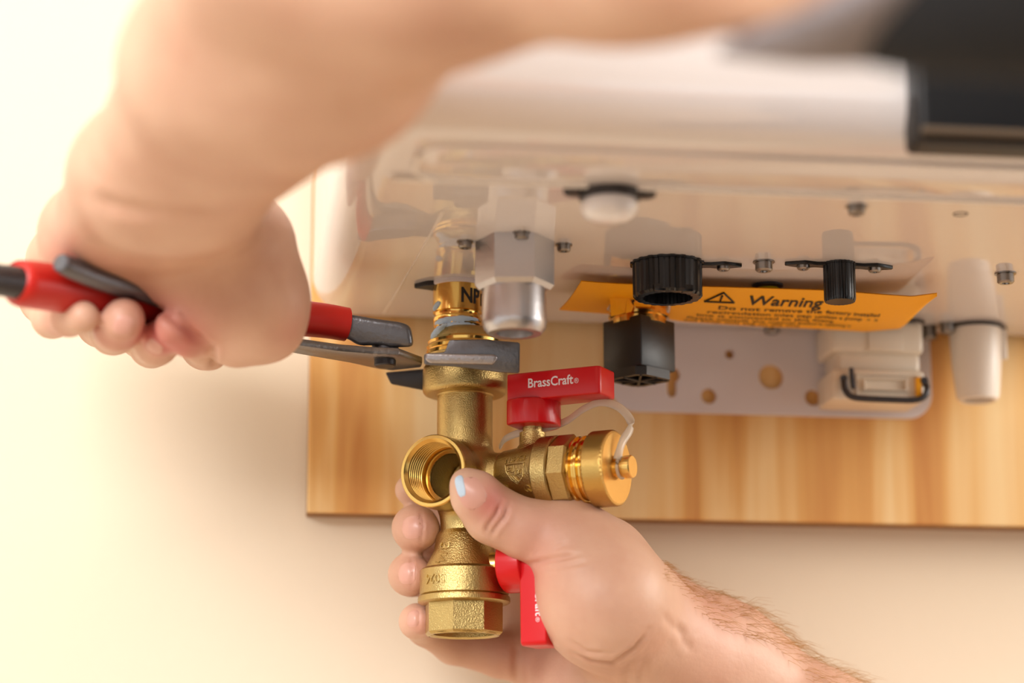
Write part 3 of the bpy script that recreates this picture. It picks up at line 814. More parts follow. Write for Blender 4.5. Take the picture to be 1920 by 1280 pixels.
# collar (swivel nut) gripped by the pliers
c = [(ztop - .6, 12.9), (ztop, 13.4), (ztop + .1, 17.6), (ztop + .6, 18.8), (ztop + 1.6, 19.6), (ztop + 2.6, 19.8), (zz(700), 19.8), (zz(690), 19.4), (zz(686), 18.4), (zz(682), 17.6), (zz(650), 17.4), (zz(632), 16.0), (zz(624), 14.4), (zz(620), 13.2), (zz(619), 12.1), (zz(640), 12.1)]
obj('swivel_collar', xf(lathe(c, 72), MVm), 'brass', vroot, angle=40)
c = [(zz(667), 17.6), (zz(662), 18.3), (zz(658), 17.6), (zz(653), 18.2), (zz(648), 17.4), (zz(643), 17.6), (zz(638), 16.4)]
obj('collar_thread', xf(lathe(c, 64), MVm), 'polish', vroot)

def ball_valve(mtx, t, end, sc=1.0, cast=()):
    """t: dict of stations (mm along the flow)"""
    out = []
    s0, s1, s2 = t['s']                              # body start, ring start, ring end
    p = [(s0 - 1.5, t['r0'] - 1.0), (s0, t['r0'] + .1), (s0 + .8, t['r0'] + .7), (s0 + (s1 - s0) * .45, t['r0'] + 1.7), (s1 - 1.2, t['r1']), (s1 - .9, t['r1'] + .1), (s1 - .4, t['r2'] - 1), (s1 + .5, t['r2']), (s2 - .6, t['r2'] + .1), (s2, t['r2'] - .5), (s2, 0)]
    obj('valve_barrel', xf(lx(p, 72), mtx), 'brass', vroot, angle=40)
    tb_ = t['ball']
    st = lathe([(t['r0'] - 1, 8.4), (t['r0'] + 1.2, 7.2), (t['r0'] + 2.4, 6.3), (t['r0'] + 8, 6.1), (t['r0'] + 8.2, 4.6), (33, 4.6), (33, 0)], 32)
    v, f = st; v = v + np.array([tb_, 0, 0])
    obj('stem', xf((v, f), mtx), 'brass' if not end else 'brush', vroot)
    # lever handle
    hub = [(13 * math.cos(a), 13 * math.sin(a)) for a in np.linspace(-2.30, 2.30, 30)]
    hv = prism([(tb_ + x, y_) for x, y_ in hub], 22.0, 34, 1.6, 3)
    lv = prism([(tb_ - 8.6, -9.4), (tb_ + 4, -9.6), (tb_ + 36.5, -8.8), (tb_ + 38, -7.6), (tb_ + 38, 7.6), (tb_ + 36.5, 8.8), (tb_ + 4, 9.6), (tb_ - 8.6, 9.4)], 33.0, 46, 1.0, 3)
    h = obj('lever_handle', xf(join(hv, lv), mtx), 'red', vroot, angle=40, label='red vinyl covered lever handle')
    tx, tf = text_vf('BrassCraft', 7.2, 0.03, sx=0.88, bold=0.12)
    r1 = text_vf('\u00ae', 4.0, 0.03, sx=0.9)
    wmax = tx[:, 0].max()
    r1 = (r1[0] + np.array([wmax + 0.5, 0, 0]), r1[1])
    tv_, tf_ = join((tx, tf), r1)
    lw = tv_[:, 0].max(); tv_ = tv_ * (25.5 / lw)
    q = np.stack([tb_ + 2.2 + tv_[:, 0], -9.62 + 0.0245 * np.maximum(tv_[:, 0] - 2, 0) - tv_[:, 2] - 0.03, (41.0 if end else 38.6) + tv_[:, 1] * (.8 if end else 1)], 1)
    obj('lettering', xf((q, tf_), mtx), 'ink', h, smooth=False, label='white maker lettering')
    return h
bt = dict(s=(21.5, 41.5, 49.5), r0=11.4, r1=14.8, r2=17.0, ball=35.2)
ball_valve(MB_, bt, 0)
lt = dict(s=(25, 41.5, 53.5), r0=12.2, r1=17.8, r2=20.3, ball=40.5)
ball_valve(ML_, lt, 1)
# branch end: octagon, polished hose thread, knurled cap, button
obj('hex_end', xf(lx([(49, 15.2), (49.2, 16.2), (50, 16.9), (57.5, 16.9), (58.5, 15.5), (58.5, 0)], 8, math.radians(10)), MB_), 'brass', vroot, angle=20)
obj('hose_thread', xf(lx([(58, 13.8), (59, 15.2), (60.2, 15.6), (61, 14.2), (61.8, 14.2), (62.8, 15.7), (63.8, 15.7), (64.6, 14.4), (65.4, 14.4), (66.2, 15.4), (67.4, 15.4), (67.4, 0)], 64), MB_), 'polish', vroot, label='polished hose thread')
cx0, cx1 = 66.8, 77.2
def knurl():
    seg = 110; V = []; F = []; rows = []
    tt = np.linspace(cx0 + .7, cx1 - .9, 13)
    st = [(cx0, 13.5), (cx0, 16.4)] + [(t, 17.0) for t in tt] + [(cx1 - .2, 16.8), (cx1, 16.5), (cx1, 16.0), (cx1 - .6, 15.5), (cx1 - .6, 0)]
    for n_, (t, r) in enumerate(st):
        if r == 0: rows.append([len(V)]); V.append((t, 0, 0)); continue
        row = []
        for k in range(seg):
            a = 2 * math.pi * k / seg
            rr = r + (0.32 * (1 if (k + n_) % 2 else -1) if 2 <= n_ < 2 + len(tt) else 0)
            row.append(len(V)); V.append((t, rr * math.cos(a), rr * math.sin(a)))
        rows.append(row)
    for a, b in zip(rows[:-1], rows[1:]):
        for k in range(seg):
            k2 = (k + 1) % seg
            F.append([a[k], a[k2], b[k2], b[k]] if len(b) > 1 else [a[k], a[k2], b[0]])
    return np.array(V), F
cap = obj('hose_cap', xf(knurl(), MB_), 'knurl', vroot, angle=25, label='knurled brass hose cap')
obj('cap_face', xf(lx([(cx1 - .7, 16.1), (cx1 + .1, 16.1), (cx1 + .25, 15.9), (cx1 + .25, 0)], 72), MB_), 'brush', cap, label='bright turned cap face')
obj('button', xf(lx([(cx1 - .5, 4.2), (cx1 + 4.0, 4.2), (cx1 + 4.0, 4.9), (cx1 + 4.4, 5.2), (cx1 + 7.6, 5.2), (cx1 + 8, 4.8), (cx1 + 8, 0)], 40), MB_), 'brush', cap, label='small brass button')
# clear tether strap
tp = smooth_path([w((cx1 + 2.2, -4, 3)), w((cx1 + 2.6, -2.5, 7)), w((cx1 + 3.2, 0, 12)), P(1184, 795, 1.092), P(1163, 765, 1.096), P(1128, 754, 1.100), P(1095, 766, 1.104), P(1062, 789, 1.108), P(1022, 802, 1.110), P(975, 811, 1.113), P(948, 822, 1.118), P(938, 836, 1.124)], 6)
obj('tether', tube(tp, 0.0013, 12, ell=(0.55, 1.5)), 'tether', vroot, label='clear vinyl cap tether')
ring = [w((cx1 + 2.2, 4.7 * math.cos(a), 4.7 * math.sin(a))) for a in np.linspace(0, 2 * math.pi, 28)]
obj('tether_ring', tube(ring, 0.0008, 8), 'tether', vroot, label='clear vinyl ring')
# lower end: flange and octagon with bore
obj('end_flange', xf(lx([(53.3, 19.2), (53.7, 19.2), (53.9, 20.9), (54.9, 21.2), (56.4, 21.2), (57.0, 20.4), (57.4, 17)], 72), ML_), 'brass', vroot, angle=40)
# axis angle: facet turned a little to the right of the viewer
va = math.atan2(np.dot(cdir, Yd), np.dot(cdir, Bd))
oc_ = lathe([(-56.8, 15), (-56.8, 18.3), (-70.2, 18.3), (-71.2, 17.5), (-71.6, 16.8)], 8, va + math.radians(7 - 22.5))
oi = lathe([(-71.6, 15.4), (-70.8, 14.2), (-60, 13.6), (-60, 0)], 48)
rim = lathe([(-71.0, 16.6), (-71.6, 16.2), (-71.6, 15.4)], 48)
obj('octagon_end', xf(join(oc_, oi, rim), MVm), 'brass', vroot, angle=20)
# cast lettering
def rot2(vf, deg):
    v, f = vf; a = math.radians(deg); cen = np.array([(v[:, 0].max() + v[:, 0].min()) / 2, (v[:, 1].max() + v[:, 1].min()) / 2, 0]); v = v - cen
    return np.stack([v[:, 0] * math.cos(a) - v[:, 1] * math.sin(a), v[:, 0] * math.sin(a) + v[:, 1] * math.cos(a), v[:, 2]], 1), f
def rl(z):   # lower barrel radius by height
    t = -z; s0, s1, s2 = lt['s']
    if t < s1 - 1: return np.interp(t, [s0 - 1.5, s0, s0 + .8, s0 + (s1 - s0) * .45, s1 - 1], [lt['r0'] - 1, lt['r0'], lt['r0'] + .7, lt['r0'] + 1.7, lt['r1']])
    return lt['r2']
obj('cast_mark', xf(wrap(rot2(text_vf('3/4', 8.0, 0.45, bold=.1), -90), rl, va - 0.70, -35.0), MVm), 'brass', vroot, smooth=False)
obj('cast_mark', xf(wrap(rot2(text_vf('5024', 6.0, 0.4, bold=.08), 180), lt['r2'] + .05, va - 0.72, -47.3), MVm), 'brass', vroot, smooth=False)
def rbx_(x):
    s0, s1, s2 = bt['s']
    return np.interp(x, [s0, s0 + .8, s0 + (s1 - s0) * .45, s1 - 1.2], [bt['r0'], bt['r0'] + .7, bt['r0'] + 1.7, bt['r1']])
def on_branch(vf, x0, phi0, lift=0.0):
    v, f = vf; out = []
    for x, yy, z in v:
        r = rbx_(x0 + x) ; a = phi0 + yy / r; r += z + lift
        out.append((x0 + x, -r * math.cos(a), r * math.sin(a)))
    return np.array(out), f
ph = 0.02
obj('cast_mark', xf(on_branch(rot2(text_vf('NSF953', 3.6, 0.4, sx=.95, bold=.06), 0), 32.5, ph + .40), MB_), 'brass', vroot, smooth=False)
def stroke(pts, r=.38): return tube([np.array([x, y_, 0.15]) for x, y_ in pts], r, 6)
emb = [stroke([(-5.2, 3.6), (5.0, 3.6), (4.6, -2.6), (1.2, -5.8), (-1.6, -3.6), (-4.4, 0.2), (-5.2, 3.6)]),
       stroke([(-3.4, 2.4), (-3.8, .6), (-1.6, .9)]), stroke([(-3.4, 1.6), (-1.4, 1.8)]), stroke([(-1.5, 2.4), (-1.9, -.2), (.4, .1)]), stroke([(.6, 1.6), (.2, -1.8), (2.6, -1.0), (3.2, 1.0)]),
       stroke([(1.2, .2), (2.4, .4), (2.0, -1.0)]), stroke([(-2.6, -1.6), (1.2, -5.0)]), stroke([(-.4, -2.2), (2.0, -4.6)])]
obj('cast_emblem', xf(on_branch(join(*emb), 32.6, ph - .04), MB_), 'brass', vroot)
for x0 in (26.5, 38.5):
    obj('cast_mark', xf(on_branch(join(stroke([(1.6 * math.cos(a), 1.6 * math.sin(a)) for a in np.linspace(.3, 5.2, 12)], .3), stroke([(.2, -.4), (1.6, -1.6)], .3)), x0, ph - .62), MB_), 'brass', vroot)

sm2 = [smear(va - 1.25, va - .62, zz(650) / 1000, zz(618) / 1000, .0150, 11, .0030), smear(va - 1.2, va - .8, zz(640) / 1000, zz(626) / 1000, .0166, 12, .0016)]
obj('thread_sealant', xf(join(*sm2), MV), 'seal', vroot, label='pale blue sealant smeared on the collar')

# ================================================================ PLIERS
pr = root('water_pump_pliers', P(721, 690, 1.115), 'grey steel water pump pliers with one red grip clamped on the brass collar', 'pliers')
def vprism(poly, d0, d1, bev=.0008, seg=2):
    """outline seen from the front, given real depth d0..d1"""
    pts = [P(u, v, d0) for u, v in poly]; c = np.mean(pts, 0)
    pl_ = [((p - c) @ rgt, (p - c) @ upv) for p in pts]
    return xf(prism(pl_, 0, d1 - d0, bev, seg), frame(c, x=rgt, y=upv) @ np.diag([1, 1, -1.0, 1]))
cf = depth(NODE) - 0.0195
obj('jaw', join(vprism([(795, 663), (834, 660), (842, 637), (905, 636), (975, 642), (974, 700), (936, 698), (860, 688), (795, 684)], cf - .016, cf - .0005, .001, 2),
     ), 'steel', pr, angle=25, label='front grey jaw')
obj('jaw_face', vprism([(798, 662), (928, 664), (934, 670), (925, 684), (806, 681), (797, 674)], cf - .0205, cf - .014, .0022, 3), 'bright', pr, angle=30, label='ground bright face of the jaw')
obj('jaw', vprism([(722, 698), (788, 692), (900, 690), (900, 720), (796, 732), (733, 720)], cf + .0415, cf + .056, .001, 2), 'dsteel', pr, angle=25, label='dark rear jaw')
ZP = P(721, 676, 1.115)[2]
plate = [(430, 622), (500, 638), (560, 648), (637, 659), (700, 664), (748, 666), (786, 680), (792, 682), (790, 689), (736, 695), (708, 692), (654, 680), (560, 664), (500, 652), (430, 636)]
obj('lever_plate', xf(prism([tuple(on_z(u, v, ZP)[:2]) for u, v in plate], 0, 0.0036, .0009, 2), np.array([[1, 0, 0, 0], [0, 1, 0, 0], [0, 0, 1, ZP], [0, 0, 0, 1.0]])), 'platesteel', pr, angle=25, label='grey lower lever plate')
pc = on_z(722, 675, ZP)
rv = lathe([(-.0030, 0), (-.0030, .0044), (-.0025, .0050), (0.001, .0050), (.0036, .0050), (.0036, .0062), (.009, .0062), (.009, 0)], 28)
obj('rivet', xf(rv, frame(pc, x=(1, 0, 0), z=(0, 0, 1))), 'dsteel', pr, label='dark pivot rivet')
obj('handle_arm', vprism([(600, 575), (648, 588), (700, 597), (752, 604), (768, 611), (772, 630), (774, 650), (735, 651), (712, 647), (672, 648), (650, 634), (600, 628)], 1.108, 1.121, .0022, 3), 'steel', pr, angle=30, label='grey tapered handle arm')
gp = [(650, 608, 1.113, 32), (600, 600, 1.108, 33), (480, 588, 1.090, 36), (360, 576, 1.070, 40), (250, 562, 1.048, 42), (150, 547, 1.026, 44), (90, 538, 1.012, 45), (46, 532, 1.002, 45), (34, 531, .999, 42), (29, 530, .998, 30)]
sp = smooth_path([np.append(P(*q[:3]), R(q[3], q[2])) for q in gp], 5)
obj('grip', tube([q[:3] for q in sp], [q[3] for q in sp], 20), 'grip', pr, label='red vinyl handle grip')
obj('handle_tip', tube([P(45, 532, 1.000), P(15, 527, .994), P(-25, 522, .985), P(-29, 521, .984)], [R(31, 1), R(31, .99), R(30, .985), R(24, .984)], 18), 'dsteel', pr, label='dark steel handle tip')
rp = [(455, 628, 1.085, 11), (400, 606, 1.066, 14), (330, 572, 1.046, 17), (262, 545, 1.030, 19), (220, 534, 1.021, 20), (175, 520, 1.011, 20), (135, 503, 1.001, 20), (116, 494, .997, 19), (112, 492, .996, 15)]
sp = smooth_path([np.append(P(*q[:3]), R(q[3], q[2])) for q in rp], 5)
obj('bare_handle', tube([q[:3] for q in sp], [q[3] for q in sp], 16), 'steel', pr, label='bare steel second handle with bright tip')

# ================================================================ PERSON
person = root('person', P(1900, 700, 0.80), 'person in a black short sleeved shirt holding the valve and turning red handled pliers', 'person')

def flush_of(V, spots):
    a = np.zeros(len(V))
    for p, r, s in spots:
        a += s * np.exp(-((V - p) ** 2).sum(1) / (r * r))
    return np.clip(a, 0, 1)

# ---- right hand and forearm, holding the valve
palm = [
    pcone((1124, 1112, 1.086, 108), (1138, 1130, 1.100, 112), .010), pcone((1140, 1135, 1.092, 106), (1341, 1262, 1.128, 108), .018),                       # thenar
    pcone((1082, 1038, 1.085, 76), (1140, 1130, 1.080, 108), .012),
    pcone((1095, 1035, 1.135, 80), (1196, 1152, 1.140, 92), .012),                         # index metacarpal side
    pcone((1196, 1152, 1.140, 92), (1341, 1254, 1.140, 117), .014),
    pcone((1190, 1200, 1.125, 100), (1330, 1272, 1.138, 118), .014),
    pcone((1010, 1080, 1.178, 72), (1210, 1180, 1.155, 95), .012),                         # palm behind the levers
    pcone((1000, 1160, 1.180, 70), (1200, 1230, 1.155, 100), .012),
    pcone((1010, 1235, 1.165, 62), (1190, 1290, 1.145, 100), .012),                        # hypothenar
    pcone((1090, 1275, 1.140, 80), (1240, 1300, 1.135, 110), .012),
    pcone((1341, 1254, 1.140, 117), (1540, 1405, 1.140, 134), .014),
    pcone((1540, 1405, 1.140, 134), (1740, 1560, 1.110, 165), .014),
    pcone((1740, 1560, 1.110, 165), (2150, 1840, 0.99, 190), .014),
]
thumb = [pcone((1130, 1050, 1.095, 84), (1070, 1010, 1.090, 70), .008), pcone((1070, 1010, 1.090, 68), (985, 992, 1.087, 52), .008), pcone((985, 992, 1.087, 53), (925, 965, 1.087, 51), .006),
         pcone((925, 965, 1.087, 51), (893, 930, 1.082, 45), .006), pcone((893, 930, 1.082, 45), (874, 908, 1.080, 31), .004)]
index = chain([(1030, 1010, 1.165, 46), (930, 960, 1.172, 40), (830, 925, 1.168, 37), (782, 915, 1.150, 33), (768, 918, 1.138, 28)])
middle = chain([(1010, 1070, 1.178, 46), (930, 1030, 1.180, 41), (825, 1000, 1.170, 40), (782, 990, 1.148, 41), (779, 990, 1.124, 42), (790, 992, 1.116, 36)])
ring_f = chain([(1005, 1140, 1.182, 46), (920, 1110, 1.184, 41), (815, 1085, 1.172, 39), (772, 1078, 1.150, 38), (768, 1077, 1.126, 38), (778, 1078, 1.118, 33)])
pinky = chain([(1030, 1235, 1.165, 50), (940, 1228, 1.160, 42), (850, 1208, 1.155, 36), (796, 1178, 1.146, 31), (781, 1165, 1.124, 31), (788, 1164, 1.117, 27)])
RH = sdf_mesh([(0, palm), (.006, thumb), (.005, index), (.005, middle), (.005, ring_f), (.005, pinky)], 0.0010)
spots = [(P(915, 940, 1.075), .009, .9), (P(1030, 1075, 1.08), .014, .45), (P(1000, 1000, 1.08), .014, .3), (P(782, 985, 1.11), .010, .3), (P(768, 1078, 1.11), .010, .3), (P(782, 1165, 1.11), .010, .4),
         (P(1100, 1150, 1.085), .02, .25), (P(985, 1230, 1.14), .02, .4), (P(1300, 1180, 1.11), .03, .2)]
def bvh(vf): return BVHTree.FromPolygons([tuple(p) for p in vf[0]], vf[1])
def cam_hit(tree, u, v):
    d = ray(u, v); h = tree.ray_cast(Vector(CAM.tolist()), Vector((d / np.linalg.norm(d)).tolist()), 4)
    return (np.array(h[0]), np.array(h[1])) if h[0] is not None else (None, None)
def vnormals(vf):
    V = np.asarray(vf[0]); Fq = np.array(vf[1]); N = np.zeros_like(V)
    fn = np.cross(V[Fq[:, 2]] - V[Fq[:, 0]], V[Fq[:, 3]] - V[Fq[:, 1]])
    for i in range(4): np.add.at(N, Fq[:, i], fn)
    return N / (np.linalg.norm(N, axis=1)[:, None] + 1e-12)
def crease(vf, lines):
    """press skin folds into the surface along lines seen on it: (points, depth, width)"""
    V = np.asarray(vf[0]).copy(); N = vnormals(vf); tree = bvh(vf); outw = None
    for pts, dep, wid in lines:
        dense = []
        for a, b in zip(pts[:-1], pts[1:]):
            for t in np.linspace(0, 1, 14): dense.append((a[0] + (b[0] - a[0]) * t, a[1] + (b[1] - a[1]) * t))
        Q = []; nn = []
        for u, v in dense:
            h, hn = cam_hit(tree, u, v)
            if h is not None: Q.append(h)
        if not Q: continue
        Q = np.array(Q); best = np.full(len(V), 9.0); arg = np.zeros(len(V), int)
        for k, q in enumerate(Q):
            d = np.linalg.norm(V - q, axis=1); m_ = d < best; best[m_] = d[m_]; arg[m_] = k
        s_ = np.linspace(0, 1, len(Q))[arg]; env = np.clip(np.minimum(s_, 1 - s_) * 6, .25, 1)
        sg = 1.0 if (N * (-fwd)).sum(1)[best < wid].mean() > 0 else -1.0
        V -= N * sg * (dep * env * (np.exp(-(best / wid) ** 2) - .30 * np.exp(-((best - 2.2 * wid) / wid) ** 2)))[:, None]
    return V, vf[1]
RH = crease(RH, [([(940, 942), (930, 965), (916, 985), (911, 1000)], .0015, .0011), ([(955, 945), (945, 968), (928, 990), (920, 1005)], .0017, .0011),
    ([(990, 1060), (1030, 1050), (1085, 1040)], .0012, .0013), ([(1000, 1068), (1060, 1060), (1105, 1052)], .0006, .0010), ([(1040, 1030), (1062, 1018)], .0004, .001),
    ([(1075, 1225), (1110, 1240), (1150, 1243), (1190, 1215), (1216, 1182)], .0014, .0016), ([(1070, 1200), (1100, 1222), (1140, 1225)], .0007, .0013),
    ([(970, 1205), (967, 1240), (968, 1285)], .0012, .0015), ([(1240, 1150), (1262, 1175), (1290, 1190)], .0006, .002), ([(1180, 1240), (1178, 1290)], .0008, .002), ([(1270, 1165), (1280, 1200), (1300, 1220)], .0006, .002),
    ([(1205, 1235), (1200, 1285)], .0007, .002),
    ([(788, 956), (793, 985), (789, 1022)], .0006, .0007), ([(770, 1042), (775, 1072), (771, 1104)], .0006, .0007), ([(783, 1142), (785, 1160), (783, 1178)], .0005, .0007)])
rspots = spots

RB = bvh(RH)
nails = []
def patch(tree, uv, axis, ln, wd, lift=.00035, nu=12, nv=10, shape=lambda s: (1 - abs(s) ** 3.0) ** .5, bias=(0, 0, 0)):
    """rounded plate laid onto the skin where the line of sight at uv meets it; axis = finger direction"""
    hits = [cam_hit(tree, uv[0] + dx, uv[1] + dy) for dx in (-8, 0, 8) for dy in (-8, 0, 8)]
    c0 = cam_hit(tree, *uv)[0]
    n = np.sum([h[1] * (1 if h[1] @ fwd < 0 else -1) for h in hits if h[0] is not None], axis=0) + np.asarray(bias); n /= np.linalg.norm(n)
    a = np.asarray(axis, float); a = a - n * a.dot(n); a /= np.linalg.norm(a); b = np.cross(n, a)
    V = []; F = []
    for i in range(nu + 1):
        s = i / nu * 2 - 1
        for j in range(nv + 1):
            q = (j / nv * 2 - 1)
            p = c0 + a * (s * ln / 2) + b * (q * wd / 2 * shape(s))
            h = tree.ray_cast(Vector((p + n * .008).tolist()), Vector((-n).tolist()), .016)
            fall = -n * ((s * ln / 2) ** 2 + (q * wd / 2) ** 2) / .018
            z = np.array(h[0]) if h[0] is not None else p + fall
            if np.linalg.norm((z - p) - fall) > .0022: z = p + fall
            rim_ = max(abs(s), abs(q)); V.append(z + n * (lift - (lift + .0003) * max(0, (rim_ - .8) / .2)))
    for i in range(nu):
        for j in range(nv): F.append([i * (nv + 1) + j, (i + 1) * (nv + 1) + j, (i + 1) * (nv + 1) + j + 1, i * (nv + 1) + j + 1])
    return np.array(V), F
def sdir(du, dv, dd=0.0): return rgt * du - upv * dv + fwd * dd
nails = [patch(RB, (882, 923), sdir(-.55, -.83), .0160, .0135), patch(RB, (768, 987), sdir(.95, .05), .0120, .0118), patch(RB, (760, 1073), sdir(.95, .05), .0105, .0112),
         patch(RB, (772, 1158), sdir(.95, .05), .0072, .0090)]
smear_patch = patch(RB, (863, 911), sdir(-.35, -.93), .0110, .0050, lift=.0007)

# ---- left arm: hand on the pliers, elbow up, upper arm across the top
SHL = np.array([0.335, -0.725, 1.455]); SHR = np.array([0.62, -0.60, 1.37])   # shoulders
lpalm = [
    pcone((240, 330, .960, 100), (165, 440, 1.030, 82), .016), pcone((390, 330, .965, 105), (410, 440, 1.044, 84), .016),
    pcone((300, 330, .960, 105), (300, 450, 1.035, 85), .016),
    pcone((170, 440, 1.035, 82), (120, 490, 1.065, 62), .014), pcone((200, 440, 1.035, 80), (300, 500, 1.040, 60), .014),
    pcone((240, 500, 1.070, 55), (100, 490, 1.080, 50), .012),
    # heel of the thumb and the thumb folded down over the handles
    pcone((452, 462, 1.040, 104), (490, 560, 1.040, 82), .012), pcone((400, 470, 1.034, 80), (400, 560, 1.040, 74), .012),
    pcone((330, 490, 1.032, 48), (400, 575, 1.038, 60), .012),
    pcone((490, 560, 1.040, 82), (500, 610, 1.046, 66), .010), pcone((490, 600, 1.044, 66), (440, 645, 1.048, 44), .010),
    # back of the hand behind the handles
    pcone((130, 480, 1.115, 60), (360, 580, 1.140, 62), .014), pcone((420, 470, 1.08, 90), (400, 580, 1.13, 70), .014), pcone((180, 440, 1.06, 80), (150, 490, 1.11, 62), .014),
    # forearm
    pcone((262, 330, .960, 105), (385, 120, .860, 140), .02), pcone((390, 325, .962, 108), (625, 100, .845, 172), .02),
    pcone((320, 330, .960, 110), (500, 110, .850, 160), .02),
    pcone((385, 120, .860, 140), (530, -140, .79, 190), .02), pcone((625, 100, .845, 172), (780, -110, .79, 225), .02),
    pcone((500, 110, .850, 160), (660, -140, .79, 220), .02),
    # elbow and upper arm
    pcone((530, -160, .79, 190), (800, -150, .77, 225), .02), pcone((780, -120, .785, 225), (1180, -145, .745, 205), .02),
    pcone((1180, -145, .745, 205), (1560, -130, .70, 196), .02), cone(P(1560, -130, .70), SHL, R(196, .70), .048, .02),
]
lf_pinky = chain([(110, 500, 1.095, 56), (84, 560, 1.085, 46), (98, 596, 1.062, 37), (130, 596, 1.030, 34), (156, 594, 1.016, 31)])
lf_ring = chain([(175, 530, 1.110, 56), (190, 605, 1.100, 45), (212, 622, 1.072, 42), (222, 614, 1.036, 43), (232, 598, 1.022, 40)])
lf_mid = chain([(265, 560, 1.120, 56), (268, 628, 1.105, 43), (284, 648, 1.082, 40), (294, 646, 1.052, 38), (304, 630, 1.038, 34)])
lf_idx = chain([(350, 590, 1.120, 54), (385, 648, 1.100, 44), (392, 656, 1.074, 36), (356, 634, 1.040, 35), (322, 614, 1.026, 32)])
LH = sdf_mesh([(0, lpalm), (.003, lf_pinky), (.003, lf_ring), (.003, lf_mid), (.003, lf_idx)], 0.0015)
LH = crease(LH, [([(300, 575), (340, 610), (398, 650)], .0018, .002), ([(398, 646), (402, 695)], .0016, .0016), ([(160, 372), (240, 392), (330, 396), (420, 388)], .0016, .004)])
spots = [(P(150, 600, 1.04), .014, .8), (P(230, 600, 1.03), .012, .75), (P(335, 625, 1.03), .016, .8), (P(180, 440, 1.0), .02, .35), (P(560, 620, 1.03), .012, .3), (P(300, 640, 1.03), .012, .5)]
LB = bvh(LH)
nails += [patch(LB, (230, 613), sdir(.2, -.95), .0105, .0090), patch(LB, (288, 652), sdir(.5, -.85), .0085, .0085)]

# ---- head, neck and upper arms, out of the frame to the right
elbow_r = P(2150, 1840, 0.99)
NB = (SHL + SHR) / 2 + np.array([-.01, .03, .075]); HC = NB + np.array([-.035, .05, .165])
HF = np.array([-.62, .74, .10]); HF /= np.linalg.norm(HF); HU = np.array([-.10, -.02, 1.0]); HU -= HF * HU.dot(HF); HU /= np.linalg.norm(HU); HR = np.cross(HF, HU)
def hd(x, y, z): return HC + HR * x + HF * y + HU * z
def sph(x, y, z, r_, k=.012): return cone(hd(x, y, z), hd(x, y, z), r_, r_, k)
head = [cone(hd(0, -.022, .042), hd(0, .018, .045), .078, .074, .02), cone(hd(0, .0, .03), hd(0, .048, -.075), .070, .036, .03), cone(hd(-.022, .052, -.085), hd(.022, .052, -.085), .024, .024, .02),
        cone(hd(0, .088, .012), hd(0, .108, -.030), .010, .015, .012), cone(hd(-.03, .076, .030), hd(.03, .076, .030), .014, .014, .012), sph(-.036, .066, -.022, .026, .02), sph(.036, .066, -.022, .026, .02),
        cone(hd(-.018, .086, -.060), hd(.018, .086, -.060), .0085, .0085, .006), cone(hd(-.015, .084, -.071), hd(.015, .084, -.071), .009, .009, .006),
        cone(hd(0, -.03, -.05), NB, .058, .062, .02), cone(NB, NB - np.array([0, 0, .05]), .062, .07, .02)]
for sx in (-1, 1):
    head += [cone(hd(sx * .079, -.006, .018), hd(sx * .077, -.002, -.022), .016, .010, .008)]
    head += [dict(sph(sx * .031, .090, .010, .015, .006), op='cut')]
    head += [dict(cone(hd(sx * .088, .0, .012), hd(sx * .088, .002, -.008), .007, .005, .004), op='cut')]
HEAD = sdf_mesh([(0, head)], 0.0032)
UPARM = sdf_mesh([(0, [cone(elbow_r, elbow_r * .45 + SHR * .55, .041, .050, .02), cone(elbow_r * .45 + SHR * .55, SHR, .050, .056, .02)])], 0.005)
BODY = join(RH, LH, HEAD, UPARM)
bflush = np.concatenate([flush_of(RH[0], rspots), flush_of(LH[0], spots), np.zeros(len(HEAD[0])) + .1, np.zeros(len(UPARM[0]))])
body = obj('body', BODY, 'skin', person, angle=180, attr=bflush, label='bare skin of both arms, neck and head')
for nv in nails: obj('fingernail', nv, 'nail', body)
obj('sealant_smear', smear_patch, 'seal', body, label='pale blue sealant smeared on the thumb nail')
for sx in (-1, 1):
    ev = lathe([(-.0125, 0)] + [(-.0125 * math.cos(a), .0125 * math.sin(a)) for a in np.linspace(.2, 2.9, 12)] + [(.0125, 0)], 20)
    e_ = obj('eye', xf(ev, frame(hd(sx * .031, .079, .010), x=HR, z=HF)), 'eye', body, label='eye')
    iv = lathe([(.0121, .0052), (.0128, .0030), (.0130, 0)], 16)
    obj('iris', xf(iv, frame(hd(sx * .031, .079, .010), x=HR, z=HF)), 'iris', body)
hairp = [cone(hd(0, -.030, .052), hd(0, .012, .058), .083, .078, .02), cone(hd(0, -.045, .02), hd(0, -.045, -.04), .066, .05, .02), dict(cone(hd(0, .10, -.03), hd(0, .10, .03), .066, .062, .006), op='cut')]
for sx in (-1, 1): hairp.append(dict(cone(hd(sx * .09, .0, .01), hd(sx * .09, .02, -.06), .03, .03, .004), op='cut'))
obj('hair', sdf_mesh([(0, hairp)], 0.0035), 'scalp', person, angle=180, label='short hair')

